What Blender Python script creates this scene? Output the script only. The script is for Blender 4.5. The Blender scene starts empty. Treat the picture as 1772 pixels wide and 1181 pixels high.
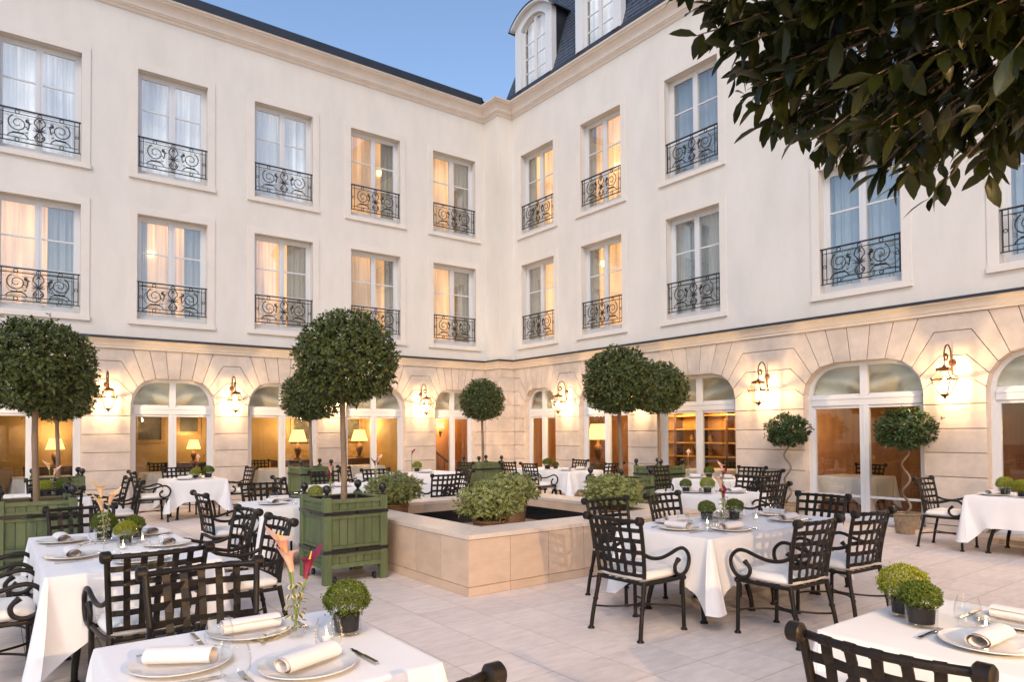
import bpy, bmesh, math, random
from mathutils import Vector, Matrix, noise

R = math.radians
rnd = random.Random(11)
scene = bpy.context.scene
col = scene.collection

# ------------------------------------------------------------------ camera
H = 1.62
yaw, pitch, roll = R(37.0417), R(1.2659), R(-0.3777)
fw = Vector((math.sin(yaw) * math.cos(pitch), math.cos(yaw) * math.cos(pitch), math.sin(pitch)))
rt = Vector((math.cos(yaw), -math.sin(yaw), 0))
up = rt.cross(fw)
rt, up = rt * math.cos(roll) + up * math.sin(roll), up * math.cos(roll) - rt * math.sin(roll)
cam = bpy.data.cameras.new('camera')
camo = bpy.data.objects.new('camera', cam)
col.objects.link(camo)
m = Matrix((rt, up, -fw)).transposed().to_4x4()
m.translation = (0, 0, H)
camo.matrix_world = m
cam.sensor_fit = 'HORIZONTAL'
cam.sensor_width = 36
cam.lens = 1199.1 / 1772 * 36
cam.shift_y = 131.65 / 1772
cam.clip_start = 0.05
cam.clip_end = 500
scene.camera = camo

# ------------------------------------------------------------------ sky, sun, exposure
SUN_EL, SUN_AZ = R(42), R(226)          # compass azimuth of the sun, from +Y clockwise: behind the viewpoint
world = bpy.data.worlds.new('World')
scene.world = world
world.use_nodes = True
wn = world.node_tree
sky = wn.nodes.new('ShaderNodeTexSky')
sky.sky_type = 'NISHITA'
sky.sun_disc = False
sky.sun_elevation = SUN_EL
sky.sun_rotation = SUN_AZ
sky.altitude = 50
sky.air_density = 1.0
sky.dust_density = 1.0
sky.ozone_density = 1.5
bgn = wn.nodes['Background']
bgn.inputs[1].default_value = 0.15
wn.links.new(sky.outputs[0], bgn.inputs[0])
sl = bpy.data.lights.new('sun', 'SUN')
sl.energy = 0.88
sl.angle = R(20)
sl.color = (1.0, 0.84, 0.70)
so = bpy.data.objects.new('sun', sl)
col.objects.link(so)
sd = Vector((math.sin(SUN_AZ) * math.cos(SUN_EL), math.cos(SUN_AZ) * math.cos(SUN_EL), math.sin(SUN_EL)))
so.rotation_euler = sd.to_track_quat('Z', 'Y').to_euler()
vs = scene.view_settings
vs.view_transform = 'Standard'
vs.look = 'None'
vs.gamma = 1.0
vs.use_curve_mapping = False
vs.exposure = 0.72
scene.cycles.use_denoising = True
scene.cycles.max_bounces = 8
scene.cycles.transparent_max_bounces = 16
scene.cycles.sample_clamp_indirect = 6.0
scene.cycles.caustics_reflective = False
scene.cycles.caustics_refractive = False
LANTERN_W = 28.0
LAMP_W = 50.0


# ------------------------------------------------------------------ materials
def mat(name, rgb, rough=0.7, metal=0.0, var=0.0, nscale=4.0, stretch=(1, 1, 1), bump=0.0, bscale=40.0,
        rand=0.0, rgb2=None, spec=0.5, transl=0.0, emit=None, estr=0.0, coat=0.0, coords='Object', sheen=0.0):
    ma = bpy.data.materials.new(name)
    ma.use_nodes = True
    nt = ma.node_tree
    N, L = nt.nodes, nt.links
    b = N['Principled BSDF']
    b.inputs['Base Color'].default_value = (*rgb, 1)
    b.inputs['Roughness'].default_value = rough
    b.inputs['Metallic'].default_value = metal
    b.inputs['Specular IOR Level'].default_value = spec
    if coat:
        b.inputs['Coat Weight'].default_value = coat
    if sheen:
        b.inputs['Sheen Weight'].default_value = sheen
    if emit:
        b.inputs['Emission Color'].default_value = (*emit, 1)
        b.inputs['Emission Strength'].default_value = estr
    tc = None
    if var or bump or rgb2:
        tc = N.new('ShaderNodeTexCoord')
        mp = N.new('ShaderNodeMapping')
        mp.inputs['Scale'].default_value = stretch
        L.new(tc.outputs[coords], mp.inputs[0])
        if rand or True:
            oi = N.new('ShaderNodeObjectInfo')
            ml = N.new('ShaderNodeMath'); ml.operation = 'MULTIPLY'; ml.inputs[1].default_value = 37.0
            L.new(oi.outputs['Random'], ml.inputs[0])
            L.new(ml.outputs[0], mp.inputs['Location'])
    colsock = None
    if var or rgb2:
        nz = N.new('ShaderNodeTexNoise')
        nz.inputs['Scale'].default_value = nscale
        nz.inputs['Detail'].default_value = 6
        nz.inputs['Roughness'].default_value = 0.62
        L.new(mp.outputs[0], nz.inputs['Vector'])
        cr = N.new('ShaderNodeValToRGB')
        a = rgb if rgb2 is None else rgb
        c2 = rgb2 if rgb2 is not None else tuple(max(0, c * (1 - var)) for c in rgb)
        c1 = rgb if rgb2 is not None else tuple(min(1, c * (1 + var)) for c in rgb)
        cr.color_ramp.elements[0].position = 0.3
        cr.color_ramp.elements[1].position = 0.7
        cr.color_ramp.elements[0].color = (*c2, 1)
        cr.color_ramp.elements[1].color = (*c1, 1)
        L.new(nz.outputs['Fac'], cr.inputs[0])
        colsock = cr.outputs[0]
        L.new(colsock, b.inputs['Base Color'])
    if rand:
        oi = N.new('ShaderNodeObjectInfo')
        mr = N.new('ShaderNodeMapRange')
        mr.inputs['To Min'].default_value = 1 - rand
        mr.inputs['To Max'].default_value = 1 + rand
        L.new(oi.outputs['Random'], mr.inputs['Value'])
        hs = N.new('ShaderNodeHueSaturation')
        if colsock:
            L.new(colsock, hs.inputs['Color'])
        else:
            hs.inputs['Color'].default_value = (*rgb, 1)
        L.new(mr.outputs[0], hs.inputs['Value'])
        L.new(hs.outputs[0], b.inputs['Base Color'])
    if bump:
        nb = N.new('ShaderNodeTexNoise')
        nb.inputs['Scale'].default_value = bscale
        nb.inputs['Detail'].default_value = 5
        L.new(mp.outputs[0], nb.inputs['Vector'])
        bp = N.new('ShaderNodeBump')
        bp.inputs['Strength'].default_value = bump
        bp.inputs['Distance'].default_value = 0.02
        L.new(nb.outputs['Fac'], bp.inputs['Height'])
        L.new(bp.outputs[0], b.inputs['Normal'])
    if transl:
        tr = N.new('ShaderNodeBsdfTranslucent')
        tr.inputs[0].default_value = (*[min(1, c * 1.3) for c in rgb], 1)
        mx = N.new('ShaderNodeMixShader')
        mx.inputs[0].default_value = transl
        L.new(b.outputs[0], mx.inputs[1])
        L.new(tr.outputs[0], mx.inputs[2])
        L.new(mx.outputs[0], N['Material Output'].inputs[0])
    return ma


def leaf_mat(name, c1, c2, rough=0.45, transl=0.25, edge=None, pos=0.5):
    """leaf colour, by leaf and by place in the plant, follows the corner attribute 'tint' (0..1); 'rim' marks variegated margins"""
    ma = bpy.data.materials.new(name)
    ma.use_nodes = True
    nt = ma.node_tree
    N, L = nt.nodes, nt.links
    b = N['Principled BSDF']
    b.inputs['Roughness'].default_value = rough
    b.inputs['Specular IOR Level'].default_value = 0.35
    at = N.new('ShaderNodeAttribute'); at.attribute_name = 'tint'
    cr = N.new('ShaderNodeValToRGB')
    cr.color_ramp.elements[0].color = (*c1, 1)
    cr.color_ramp.elements[1].color = (*c2, 1)
    L.new(at.outputs['Fac'], cr.inputs[0])
    sock = cr.outputs[0]
    if edge:
        a2 = N.new('ShaderNodeAttribute'); a2.attribute_name = 'rim'
        mx = N.new('ShaderNodeMix'); mx.data_type = 'RGBA'
        r2 = N.new('ShaderNodeValToRGB')
        r2.color_ramp.elements[0].position = pos
        r2.color_ramp.elements[1].position = pos + 0.12
        L.new(a2.outputs['Fac'], r2.inputs[0])
        L.new(r2.outputs[0], mx.inputs[0])
        L.new(sock, mx.inputs[6])
        mx.inputs[7].default_value = (*edge, 1)
        sock = mx.outputs[2]
    L.new(sock, b.inputs['Base Color'])
    tr = N.new('ShaderNodeBsdfTranslucent')
    L.new(sock, tr.inputs[0])
    mx2 = N.new('ShaderNodeMixShader'); mx2.inputs[0].default_value = transl
    L.new(b.outputs[0], mx2.inputs[1]); L.new(tr.outputs[0], mx2.inputs[2])
    L.new(mx2.outputs[0], N['Material Output'].inputs[0])
    return ma


def glass_mat(name, refl=0.1, tint=(1, 1, 1), grazing=0.7, rough=0.0):
    ma = bpy.data.materials.new(name)
    ma.use_nodes = True
    nt = ma.node_tree
    N, L = nt.nodes, nt.links
    N.remove(N['Principled BSDF'])
    tb = N.new('ShaderNodeBsdfTransparent'); tb.inputs[0].default_value = (*tint, 1)
    gb = N.new('ShaderNodeBsdfGlossy'); gb.inputs['Roughness'].default_value = rough
    lw = N.new('ShaderNodeLayerWeight'); lw.inputs[0].default_value = 0.5
    pw = N.new('ShaderNodeMath'); pw.operation = 'POWER'; pw.inputs[1].default_value = 4.0
    L.new(lw.outputs['Facing'], pw.inputs[0])
    ad = N.new('ShaderNodeMath'); ad.operation = 'MULTIPLY_ADD'; ad.use_clamp = True
    ad.inputs[1].default_value = grazing; ad.inputs[2].default_value = refl
    L.new(pw.outputs[0], ad.inputs[0])
    mx = N.new('ShaderNodeMixShader')
    L.new(ad.outputs[0], mx.inputs[0]); L.new(tb.outputs[0], mx.inputs[1]); L.new(gb.outputs[0], mx.inputs[2])
    L.new(mx.outputs[0], N['Material Output'].inputs[0])
    return ma


def emit_mat(name, rgb, s):
    ma = bpy.data.materials.new(name)
    ma.use_nodes = True
    nt = ma.node_tree
    N = nt.nodes
    N.remove(N['Principled BSDF'])
    e = N.new('ShaderNodeEmission'); e.inputs[0].default_value = (*rgb, 1); e.inputs[1].default_value = s
    nt.links.new(e.outputs[0], N['Material Output'].inputs[0])
    return ma


def curtain_mat(name, base, glow, strength):
    """gathered sheer fabric, its glow emitted by the material: noise imitates light through thin and dense folds"""
    ma = bpy.data.materials.new(name)
    ma.use_nodes = True
    nt = ma.node_tree
    N, L = nt.nodes, nt.links
    b = N['Principled BSDF']
    b.inputs['Roughness'].default_value = 0.9
    tc = N.new('ShaderNodeTexCoord')
    mp = N.new('ShaderNodeMapping'); mp.inputs['Scale'].default_value = (16, 1, 0.35)
    oi = N.new('ShaderNodeObjectInfo')
    ml = N.new('ShaderNodeMath'); ml.operation = 'MULTIPLY'; ml.inputs[1].default_value = 53.0
    L.new(oi.outputs['Random'], ml.inputs[0]); L.new(ml.outputs[0], mp.inputs['Location'])
    L.new(tc.outputs['Object'], mp.inputs[0])
    nz = N.new('ShaderNodeTexNoise'); nz.inputs['Scale'].default_value = 1.4; nz.inputs['Detail'].default_value = 3
    L.new(mp.outputs[0], nz.inputs['Vector'])
    mp2 = N.new('ShaderNodeMapping'); mp2.inputs['Scale'].default_value = (1.2, 1, 0.5)
    L.new(ml.outputs[0], mp2.inputs['Location']); L.new(tc.outputs['Object'], mp2.inputs[0])
    n2 = N.new('ShaderNodeTexNoise'); n2.inputs['Scale'].default_value = 1.1; n2.inputs['Detail'].default_value = 2
    L.new(mp2.outputs[0], n2.inputs['Vector'])
    m1 = N.new('ShaderNodeMapRange'); m1.inputs['From Min'].default_value = 0.3; m1.inputs['From Max'].default_value = 0.72
    m1.inputs['To Min'].default_value = 0.45; m1.inputs['To Max'].default_value = 1.1
    L.new(nz.outputs['Fac'], m1.inputs['Value'])
    m2 = N.new('ShaderNodeMapRange'); m2.inputs['From Min'].default_value = 0.32; m2.inputs['From Max'].default_value = 0.68
    m2.inputs['To Min'].default_value = 0.35; m2.inputs['To Max'].default_value = 1.25
    L.new(n2.outputs['Fac'], m2.inputs['Value'])
    mu = N.new('ShaderNodeMath'); mu.operation = 'MULTIPLY'
    L.new(m1.outputs[0], mu.inputs[0]); L.new(m2.outputs[0], mu.inputs[1])
    m3 = N.new('ShaderNodeMath'); m3.operation = 'MULTIPLY'; m3.inputs[1].default_value = strength
    L.new(mu.outputs[0], m3.inputs[0])
    b.inputs['Base Color'].default_value = (*base, 1)
    b.inputs['Emission Color'].default_value = (*glow, 1)
    L.new(m3.outputs[0], b.inputs['Emission Strength'])
    return ma


M = {}
M['stucco'] = mat('stucco_render', (0.675, 0.63, 0.575), 0.9, var=0.06, nscale=1.7, stretch=(1, 1, .35), bump=0.12, bscale=120)
M['trim'] = mat('smooth_trim_stone', (0.69, 0.635, 0.575), 0.85, var=0.04, nscale=2.0, bump=0.05, bscale=90)
M['stone'] = mat('limestone', (0.57, 0.475, 0.395), 0.85, var=0.16, nscale=3.0, bump=0.12, bscale=55, rand=0.05)
M['cornice'] = mat('cornice_stone', (0.68, 0.57, 0.455), 0.8, var=0.06, nscale=2.5, bump=0.05, bscale=60)
M['cornice_top'] = mat('cornice_stone_upper', (0.69, 0.605, 0.53), 0.8, var=0.06, nscale=2.5, bump=0.05, bscale=60)
M['zinc'] = mat('zinc_sheet', (0.030, 0.034, 0.042), 0.45, metal=0.3, var=0.2, nscale=3)
M['slate'] = mat('slate', (0.060, 0.075, 0.105), 0.55, var=0.25, nscale=14, bump=0.1, bscale=60)
M['white'] = mat('white_paint', (0.64, 0.635, 0.64), 0.35)
M['iron'] = mat('wrought_iron', (0.012, 0.013, 0.017), 0.42, var=0.2, nscale=30)
M['bronze'] = mat('dark_bronze_iron', (0.011, 0.008, 0.006), 0.45, metal=0.0, spec=0.28, var=0.25, nscale=25, bump=0.05, bscale=150)
M['copper'] = mat('aged_copper', (0.14, 0.06, 0.022), 0.38, metal=0.6, var=0.3, nscale=20)
M['tile'] = mat('travertine_paving', (0.68, 0.585, 0.525), 0.5, var=0.12, nscale=5, stretch=(1, 3.0, 1), bump=0.05, bscale=70, rand=0.055)
M['grout'] = mat('grout', (0.16, 0.11, 0.085), 0.9)
M['ftile'] = mat('fountain_tile', (0.60, 0.44, 0.315), 0.55, var=0.10, nscale=4, stretch=(1, 1, 2.2), bump=0.04, bscale=60, rand=0.05)
M['coping'] = mat('coping_stone', (0.66, 0.54, 0.44), 0.5, var=0.07, nscale=5, stretch=(2.5, 1, 1), bump=0.04, bscale=60, rand=0.04)
M['water'] = mat('dark_water', (0.012, 0.012, 0.011), 0.03, spec=0.6)
M['green'] = mat('green_paint', (0.092, 0.122, 0.050), 0.55, var=0.22, nscale=11, stretch=(1, 1, .25), bump=0.12, bscale=50, rand=0.10)
M['black'] = mat('black_paint', (0.010, 0.010, 0.011), 0.3)
M['soil'] = mat('soil', (0.03, 0.022, 0.016), 0.95, var=0.4, nscale=30, bump=0.6, bscale=50)
M['bark'] = mat('bark', (0.20, 0.135, 0.085), 0.85, var=0.3, nscale=9, stretch=(1, 1, .3), bump=0.4, bscale=30)
M['cloth'] = mat('white_linen', (0.74, 0.725, 0.72), 0.85, bump=0.05, bscale=180, var=0.02, nscale=3, sheen=0.1)
M['napkin'] = mat('napkin_linen', (0.74, 0.69, 0.66), 0.85, bump=0.05, bscale=160, var=0.03, nscale=8)
M['cushion'] = mat('ivory_cushion', (0.80, 0.76, 0.70), 0.9, bump=0.06, bscale=120, var=0.03, nscale=6, rand=0.04)
M['china'] = mat('porcelain', (0.70, 0.69, 0.675), 0.12, coat=0.3)
M['silver'] = mat('silver', (0.55, 0.54, 0.52), 0.18, metal=1.0)
M['glass'] = glass_mat('clear_glass', 0.018, (0.985, 0.99, 0.99), 0.55)
M['pane'] = glass_mat('window_glass', 0.16, (0.93, 0.95, 0.95), 0.7)
M['pane_low'] = glass_mat('door_glass', 0.045, (0.94, 0.94, 0.92), 0.7)
M['lantern_glass'] = glass_mat('lantern_glass', 0.02, (1, 0.97, 0.9), 0.5)
M['bulb'] = emit_mat('lit_bulb', (1.0, 0.72, 0.38), 40)
_n = M['bulb'].node_tree          # clear glass bulb: glows, and lets the filament's light through
_a = _n.nodes.new('ShaderNodeAddShader'); _t = _n.nodes.new('ShaderNodeBsdfTransparent')
_n.links.new(_n.nodes['Emission'].outputs[0], _a.inputs[0]); _n.links.new(_t.outputs[0], _a.inputs[1])
_n.links.new(_a.outputs[0], _n.nodes['Material Output'].inputs[0])
M['flame'] = emit_mat('flame', (1.0, 0.62, 0.25), 30)
M['shade'] = mat('lit_lampshade', (0.8, 0.6, 0.3), 0.8, emit=(1.0, 0.60, 0.20), estr=1.6)
M['wax'] = mat('wax', (0.85, 0.78, 0.68), 0.5)
M['wicker'] = mat('wicker', (0.22, 0.115, 0.055), 0.65, var=0.35, nscale=18, bump=0.2, bscale=70)
M['wicker2'] = mat('pale_wicker', (0.34, 0.24, 0.145), 0.65, var=0.3, nscale=18, bump=0.2, bscale=70)
M['pot'] = mat('black_pot', (0.012, 0.010, 0.011), 0.8, spec=0.2)
M['gold'] = mat('gilt_frame', (0.34, 0.20, 0.06), 0.45, metal=0.3, var=0.2, nscale=12)
M['wood'] = mat('dark_wood', (0.10, 0.045, 0.02), 0.4, var=0.3, nscale=6, stretch=(1, 1, .2))
M['panel'] = mat('warm_panelling', (0.38, 0.17, 0.055), 0.5, var=0.2, nscale=3, stretch=(3, 3, .3))
M['roomwall'] = mat('olive_room_wall', (0.40, 0.26, 0.095), 0.8, var=0.15, nscale=2)
M['roomfloor'] = mat('room_floor', (0.16, 0.08, 0.035), 0.4, var=0.2, nscale=4)
M['paint1'] = mat('painted_canvas', (0.10, 0.09, 0.05), 0.5, rgb2=(0.035, 0.03, 0.02), nscale=6)
M['swag'] = mat('swag_fabric', (0.62, 0.60, 0.52), 0.9, var=0.1, nscale=4, emit=(1, .75, .5), estr=.02)
M['cur_warm'] = curtain_mat('glowing_sheer_warm', (0.62, 0.50, 0.40), (1.0, 0.49, 0.175), 0.85)  # emission stands in for lamplit rooms behind
M['cur_white'] = curtain_mat('white_sheer_glow', (0.85, 0.84, 0.84), (1.0, 0.90, 0.85), 0.42)  # emission stands in for sky brightness on these sheers
M['cur_cool'] = curtain_mat('unlit_sheer', (0.46, 0.50, 0.52), (1.0, 0.85, 0.7), 0.03)
M['drape'] = mat('grey_green_drape', (0.42, 0.41, 0.36), 0.9, var=0.15, nscale=5, stretch=(6, 1, .3), emit=(1.0, .55, .25), estr=0.05)
M['glow'] = emit_mat('lit_sconce_shade', (1.0, 0.66, 0.26), 3.0)
M['leaf'] = leaf_mat('bay_leaf', (0.016, 0.027, 0.006), (0.125, 0.155, 0.038), 0.38, 0.18)
M['leaf2'] = leaf_mat('ficus_leaf', (0.018, 0.038, 0.010), (0.060, 0.105, 0.028), 0.38, 0.15)
M['laurel'] = leaf_mat('laurel_leaf', (0.009, 0.012, 0.003), (0.046, 0.060, 0.010), 0.33, 0.35)
M['varieg'] = leaf_mat('variegated_leaf', (0.085, 0.135, 0.028), (0.19, 0.235, 0.055), 0.45, 0.25, (0.47, 0.45, 0.18), 0.48)
M['moss'] = leaf_mat('moss_leaf', (0.045, 0.075, 0.010), (0.14, 0.19, 0.022), 0.6, 0.3)
M['moss_y'] = leaf_mat('yellow_moss_leaf', (0.13, 0.17, 0.010), (0.34, 0.36, 0.035), 0.6, 0.3)
M['ivy'] = leaf_mat('ivy_leaf', (0.09, 0.11, 0.03), (0.16, 0.17, 0.06), 0.5, 0.2, (0.60, 0.52, 0.34), 0.4)
M['stem'] = mat('green_stem', (0.20, 0.26, 0.06), 0.5)
M['calla_pink'] = mat('pink_spathe', (0.78, 0.42, 0.36), 0.5, rgb2=(0.78, 0.62, 0.40), nscale=9, transl=0.35)
M['calla_peach'] = mat('peach_spathe', (0.80, 0.50, 0.30), 0.5, rgb2=(0.80, 0.62, 0.34), nscale=7, transl=0.3)
M['calla_purple'] = mat('purple_spathe', (0.22, 0.012, 0.045), 0.45, var=0.2, nscale=8, transl=0.2)
M['spadix'] = mat('spadix', (0.7, 0.45, 0.06), 0.7)
M['bookgold'] = mat('shelf_glow_wood', (0.55, 0.30, 0.08), 0.5)


# ------------------------------------------------------------------ mesh helpers
class MB:
    def __init__(s):
        s.v, s.f = [], []

    def add(s, v, f):
        o = len(s.v)
        s.v += [tuple(p) for p in v]
        s.f += [tuple(i + o for i in q) for q in f]
        return s

    def box(s, x0, x1, y0, y1, z0, z1):
        return s.add([(x0, y0, z0), (x1, y0, z0), (x1, y1, z0), (x0, y1, z0), (x0, y0, z1), (x1, y0, z1), (x1, y1, z1), (x0, y1, z1)],
                     [(0, 3, 2, 1), (4, 5, 6, 7), (0, 1, 5, 4), (1, 2, 6, 5), (2, 3, 7, 6), (3, 0, 4, 7)])

    def bbox(s, x0, x1, y0, y1, z0, z1, b):
        """box with bevelled top and vertical edges"""
        def ring(i, z):
            return [(x0 + i, y0 + b, z), (x0 + b, y0 + i, z), (x1 - b, y0 + i, z), (x1 - i, y0 + b, z),
                    (x1 - i, y1 - b, z), (x1 - b, y1 - i, z), (x0 + b, y1 - i, z), (x0 + i, y1 - b, z)]
        v = ring(0, z0) + ring(0, z1 - b) + [(x0 + b, y0 + b, z1)] * 2 + [(x1 - b, y0 + b, z1)] * 2 + [(x1 - b, y1 - b, z1)] * 2 + [(x0 + b, y1 - b, z1)] * 2
        v = ring(0, z0) + ring(0, z1 - b) + ring(b * 0.999, z1)
        f = [tuple(range(7, -1, -1)), tuple(range(16, 24))]
        for r_ in (0, 8):
            for i in range(8):
                j = (i + 1) % 8
                f.append((r_ + i, r_ + j, r_ + 8 + j, r_ + 8 + i))
        return s.add(v, f)

    def tube(s, path, r, n=8, closed=False, cap=True, sq=None):
        P = [Vector(p) for p in path]
        k = len(P)
        rr = r if isinstance(r, (list, tuple)) else [r] * k
        T = []
        for i in range(k):
            if closed:
                t = P[(i + 1) % k] - P[i - 1]
            else:
                t = P[min(i + 1, k - 1)] - P[max(i - 1, 0)]
            T.append(t.normalized() if t.length > 1e-9 else Vector((0, 0, 1)))
        a = Vector((0, 0, 1)) if abs(T[0].z) < 0.9 else Vector((1, 0, 0))
        nrm = T[0].cross(a).normalized()
        v, f = [], []
        for i in range(k):
            nrm = (nrm - T[i] * nrm.dot(T[i]))
            if nrm.length < 1e-6:
                nrm = T[i].orthogonal()
            nrm.normalize()
            bn = T[i].cross(nrm)
            for j in range(n):
                an = 2 * math.pi * j / n
                v.append(P[i] + (nrm * math.cos(an) + bn * math.sin(an)) * rr[i])
        for i in range(k if closed else k - 1):
            i2 = (i + 1) % k
            for j in range(n):
                j2 = (j + 1) % n
                f.append((i * n + j, i * n + j2, i2 * n + j2, i2 * n + j))
        if cap and not closed:
            f.append(tuple(range(n - 1, -1, -1)))
            f.append(tuple((k - 1) * n + j for j in range(n)))
        return s.add(v, f)

    def ribbon(s, path, wdir, w, t):
        """flat strap: path points, width direction per point, thickness along the third axis"""
        P = [Vector(p) for p in path]
        k = len(P)
        v, f = [], []
        for i in range(k):
            tg = (P[min(i + 1, k - 1)] - P[max(i - 1, 0)]).normalized()
            wd = Vector(wdir(i) if callable(wdir) else wdir)
            wd = (wd - tg * wd.dot(tg)).normalized()
            nd = tg.cross(wd)
            for a, b in ((-1, -1), (1, -1), (1, 1), (-1, 1)):
                v.append(P[i] + wd * a * w / 2 + nd * b * t / 2)
        for i in range(k - 1):
            for j in range(4):
                j2 = (j + 1) % 4
                f.append((i * 4 + j, i * 4 + j2, i * 4 + 4 + j2, i * 4 + 4 + j))
        f.append((3, 2, 1, 0))
        f.append(tuple((k - 1) * 4 + j for j in range(4)))
        return s.add(v, f)

    def lathe(s, prof, n=16, o=(0, 0, 0), ax='z', cap=True):
        v, f = [], []
        for r_, z in prof:
            for j in range(n):
                an = 2 * math.pi * j / n
                c, d = r_ * math.cos(an), r_ * math.sin(an)
                p = (c, d, z) if ax == 'z' else ((z, c, d) if ax == 'x' else (d, z, c))
                v.append((p[0] + o[0], p[1] + o[1], p[2] + o[2]))
        k = len(prof)
        for i in range(k - 1):
            for j in range(n):
                j2 = (j + 1) % n
                f.append((i * n + j, i * n + j2, i * n + n + j2, i * n + n + j))
        if cap:
            if prof[0][0] > 1e-6:
                f.append(tuple(range(n - 1, -1, -1)))
            if prof[-1][0] > 1e-6:
                f.append(tuple((k - 1) * n + j for j in range(n)))
        return s.add(v, f)

    def ball(s, c, r, n=12, sz=1.0):
        pr = [(max(r * math.sin(math.pi * i / 8), 1e-5), -r * sz * math.cos(math.pi * i / 8)) for i in range(9)]
        return s.lathe(pr, n, c)

    def prism(s, poly, y0, y1):
        """poly in (x,z), extruded along y"""
        n = len(poly)
        v = [(x, y0, z) for x, z in poly] + [(x, y1, z) for x, z in poly]
        f = [tuple(range(n)), tuple(range(2 * n - 1, n - 1, -1))]
        for i in range(n):
            j = (i + 1) % n
            f.append((j, i, n + i, n + j))
        return s.add(v, f)

    def mesh(s, name, smooth=None, fix=True):
        me = bpy.data.meshes.new(name)
        me.from_pydata(s.v, [], s.f)
        if fix:
            b = bmesh.new(); b.from_mesh(me)
            bmesh.ops.recalc_face_normals(b, faces=b.faces)
            b.to_mesh(me); b.free()
        if smooth is not None:
            me.polygons.foreach_set('use_smooth', [True] * len(me.polygons))
            me.set_sharp_from_angle(angle=R(smooth))
        me.update()
        return me

    def build(s, name, ma, parent=None, smooth=None, loc=None, rz=0, fix=True):
        me = s.mesh(name, smooth, fix)
        return obj(name, me, ma, parent, loc, rz)


def obj(name, me, ma=None, parent=None, loc=None, rz=0):
    if ma is not None and not me.materials:
        me.materials.append(M[ma] if isinstance(ma, str) else ma)
    o = bpy.data.objects.new(name, me)
    col.objects.link(o)
    if parent:
        o.parent = parent
    if loc:
        o.location = loc
    if rz:
        o.rotation_euler = (0, 0, rz)
    return o


def tag(o, label=None, cat=None, group=None, kind=None):
    if label: o['label'] = label
    if cat: o['category'] = cat
    if group: o['group'] = group
    if kind: o['kind'] = kind
    return o


def thing(name, label, cat, loc=(0, 0, 0), rz=0, group=None):
    o = bpy.data.objects.new(name, None)
    o.empty_display_size = 0.1
    col.objects.link(o)
    o.location = loc
    o.rotation_euler = (0, 0, rz)
    return tag(o, label, cat, group)


def copy_tree(o, parent=None):
    c = o.copy()
    col.objects.link(c)
    if parent:
        c.parent = parent
    for ch in list(o.children):
        copy_tree(ch, c)
    return c


USED = set()


def place(proto, loc, rz, label, scale=None):
    """the first call uses the prototype itself, later ones copy it with all parts"""
    if proto.name not in USED:
        USED.add(proto.name)
        o = proto
    else:
        o = copy_tree(proto)
    o.location = loc
    o.rotation_euler = (0, 0, rz)
    if scale:
        o.scale = (scale,) * 3 if not isinstance(scale, tuple) else scale
    o['label'] = label
    return o


def cr(pts, n=6, closed=False):
    """Catmull-Rom through the points"""
    P = [Vector(p) for p in pts]
    k = len(P)
    out = []
    for i in range(k if closed else k - 1):
        p0 = P[i - 1] if (i or closed) else P[0] * 2 - P[1]
        p1, p2 = P[i], P[(i + 1) % k]
        p3 = P[(i + 2) % k] if (i + 2 < k or closed) else P[k - 1] * 2 - P[k - 2]
        for j in range(n):
            t = j / n
            out.append(0.5 * (2 * p1 + (p2 - p0) * t + (2 * p0 - 5 * p1 + 4 * p2 - p3) * t * t + (3 * p1 - p0 - 3 * p2 + p3) * t ** 3))
    if not closed:
        out.append(P[-1])
    return out


def shrink(poly, d):
    """inset a polygon (any winding) by d"""
    A = sum(poly[i][0] * poly[(i + 1) % len(poly)][1] - poly[(i + 1) % len(poly)][0] * poly[i][1] for i in range(len(poly)))
    sgn = 1 if A > 0 else -1
    n = len(poly)
    out = []
    for i in range(n):
        p0, p1, p2 = Vector(poly[i - 1]), Vector(poly[i]), Vector(poly[(i + 1) % n])
        e1, e2 = (p1 - p0).normalized(), (p2 - p1).normalized()
        n1, n2 = Vector((-e1.y, e1.x)) * sgn, Vector((-e2.y, e2.x)) * sgn
        b = n1 + n2
        if b.length < 1e-6:
            out.append(tuple(p1 + n1 * d)); continue
        b.normalize()
        out.append(tuple(p1 + b * (d / max(0.3, b.dot(n1)))))
    return out


def sweep(path, prof, cap=True):
    """profile (d outward, z) swept along a plan path whose right-hand side is outward, mitred"""
    mb = MB()
    P = [Vector(p) for p in path]
    k, n = len(P), len(prof)
    v, f = [], []
    for i in range(k):
        ds = []
        if i > 0: ds.append((P[i] - P[i - 1]).normalized())
        if i < k - 1: ds.append((P[i + 1] - P[i]).normalized())
        ns = [Vector((d.y, -d.x)) for d in ds]
        if len(ns) == 2:
            mt = (ns[0] + ns[1]).normalized()
            mt = mt / mt.dot(ns[0])
        else:
            mt = ns[0]
        for d, z in prof:
            v.append((P[i].x + mt.x * d, P[i].y + mt.y * d, z))
    for i in range(k - 1):
        for j in range(n - 1):
            f.append((i * n + j, i * n + j + 1, i * n + n + j + 1, i * n + n + j))
    if cap:
        f.append(tuple(range(n))); f.append(tuple((k - 1) * n + j for j in range(n - 1, -1, -1)))
    return mb.add(v, f)


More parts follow.
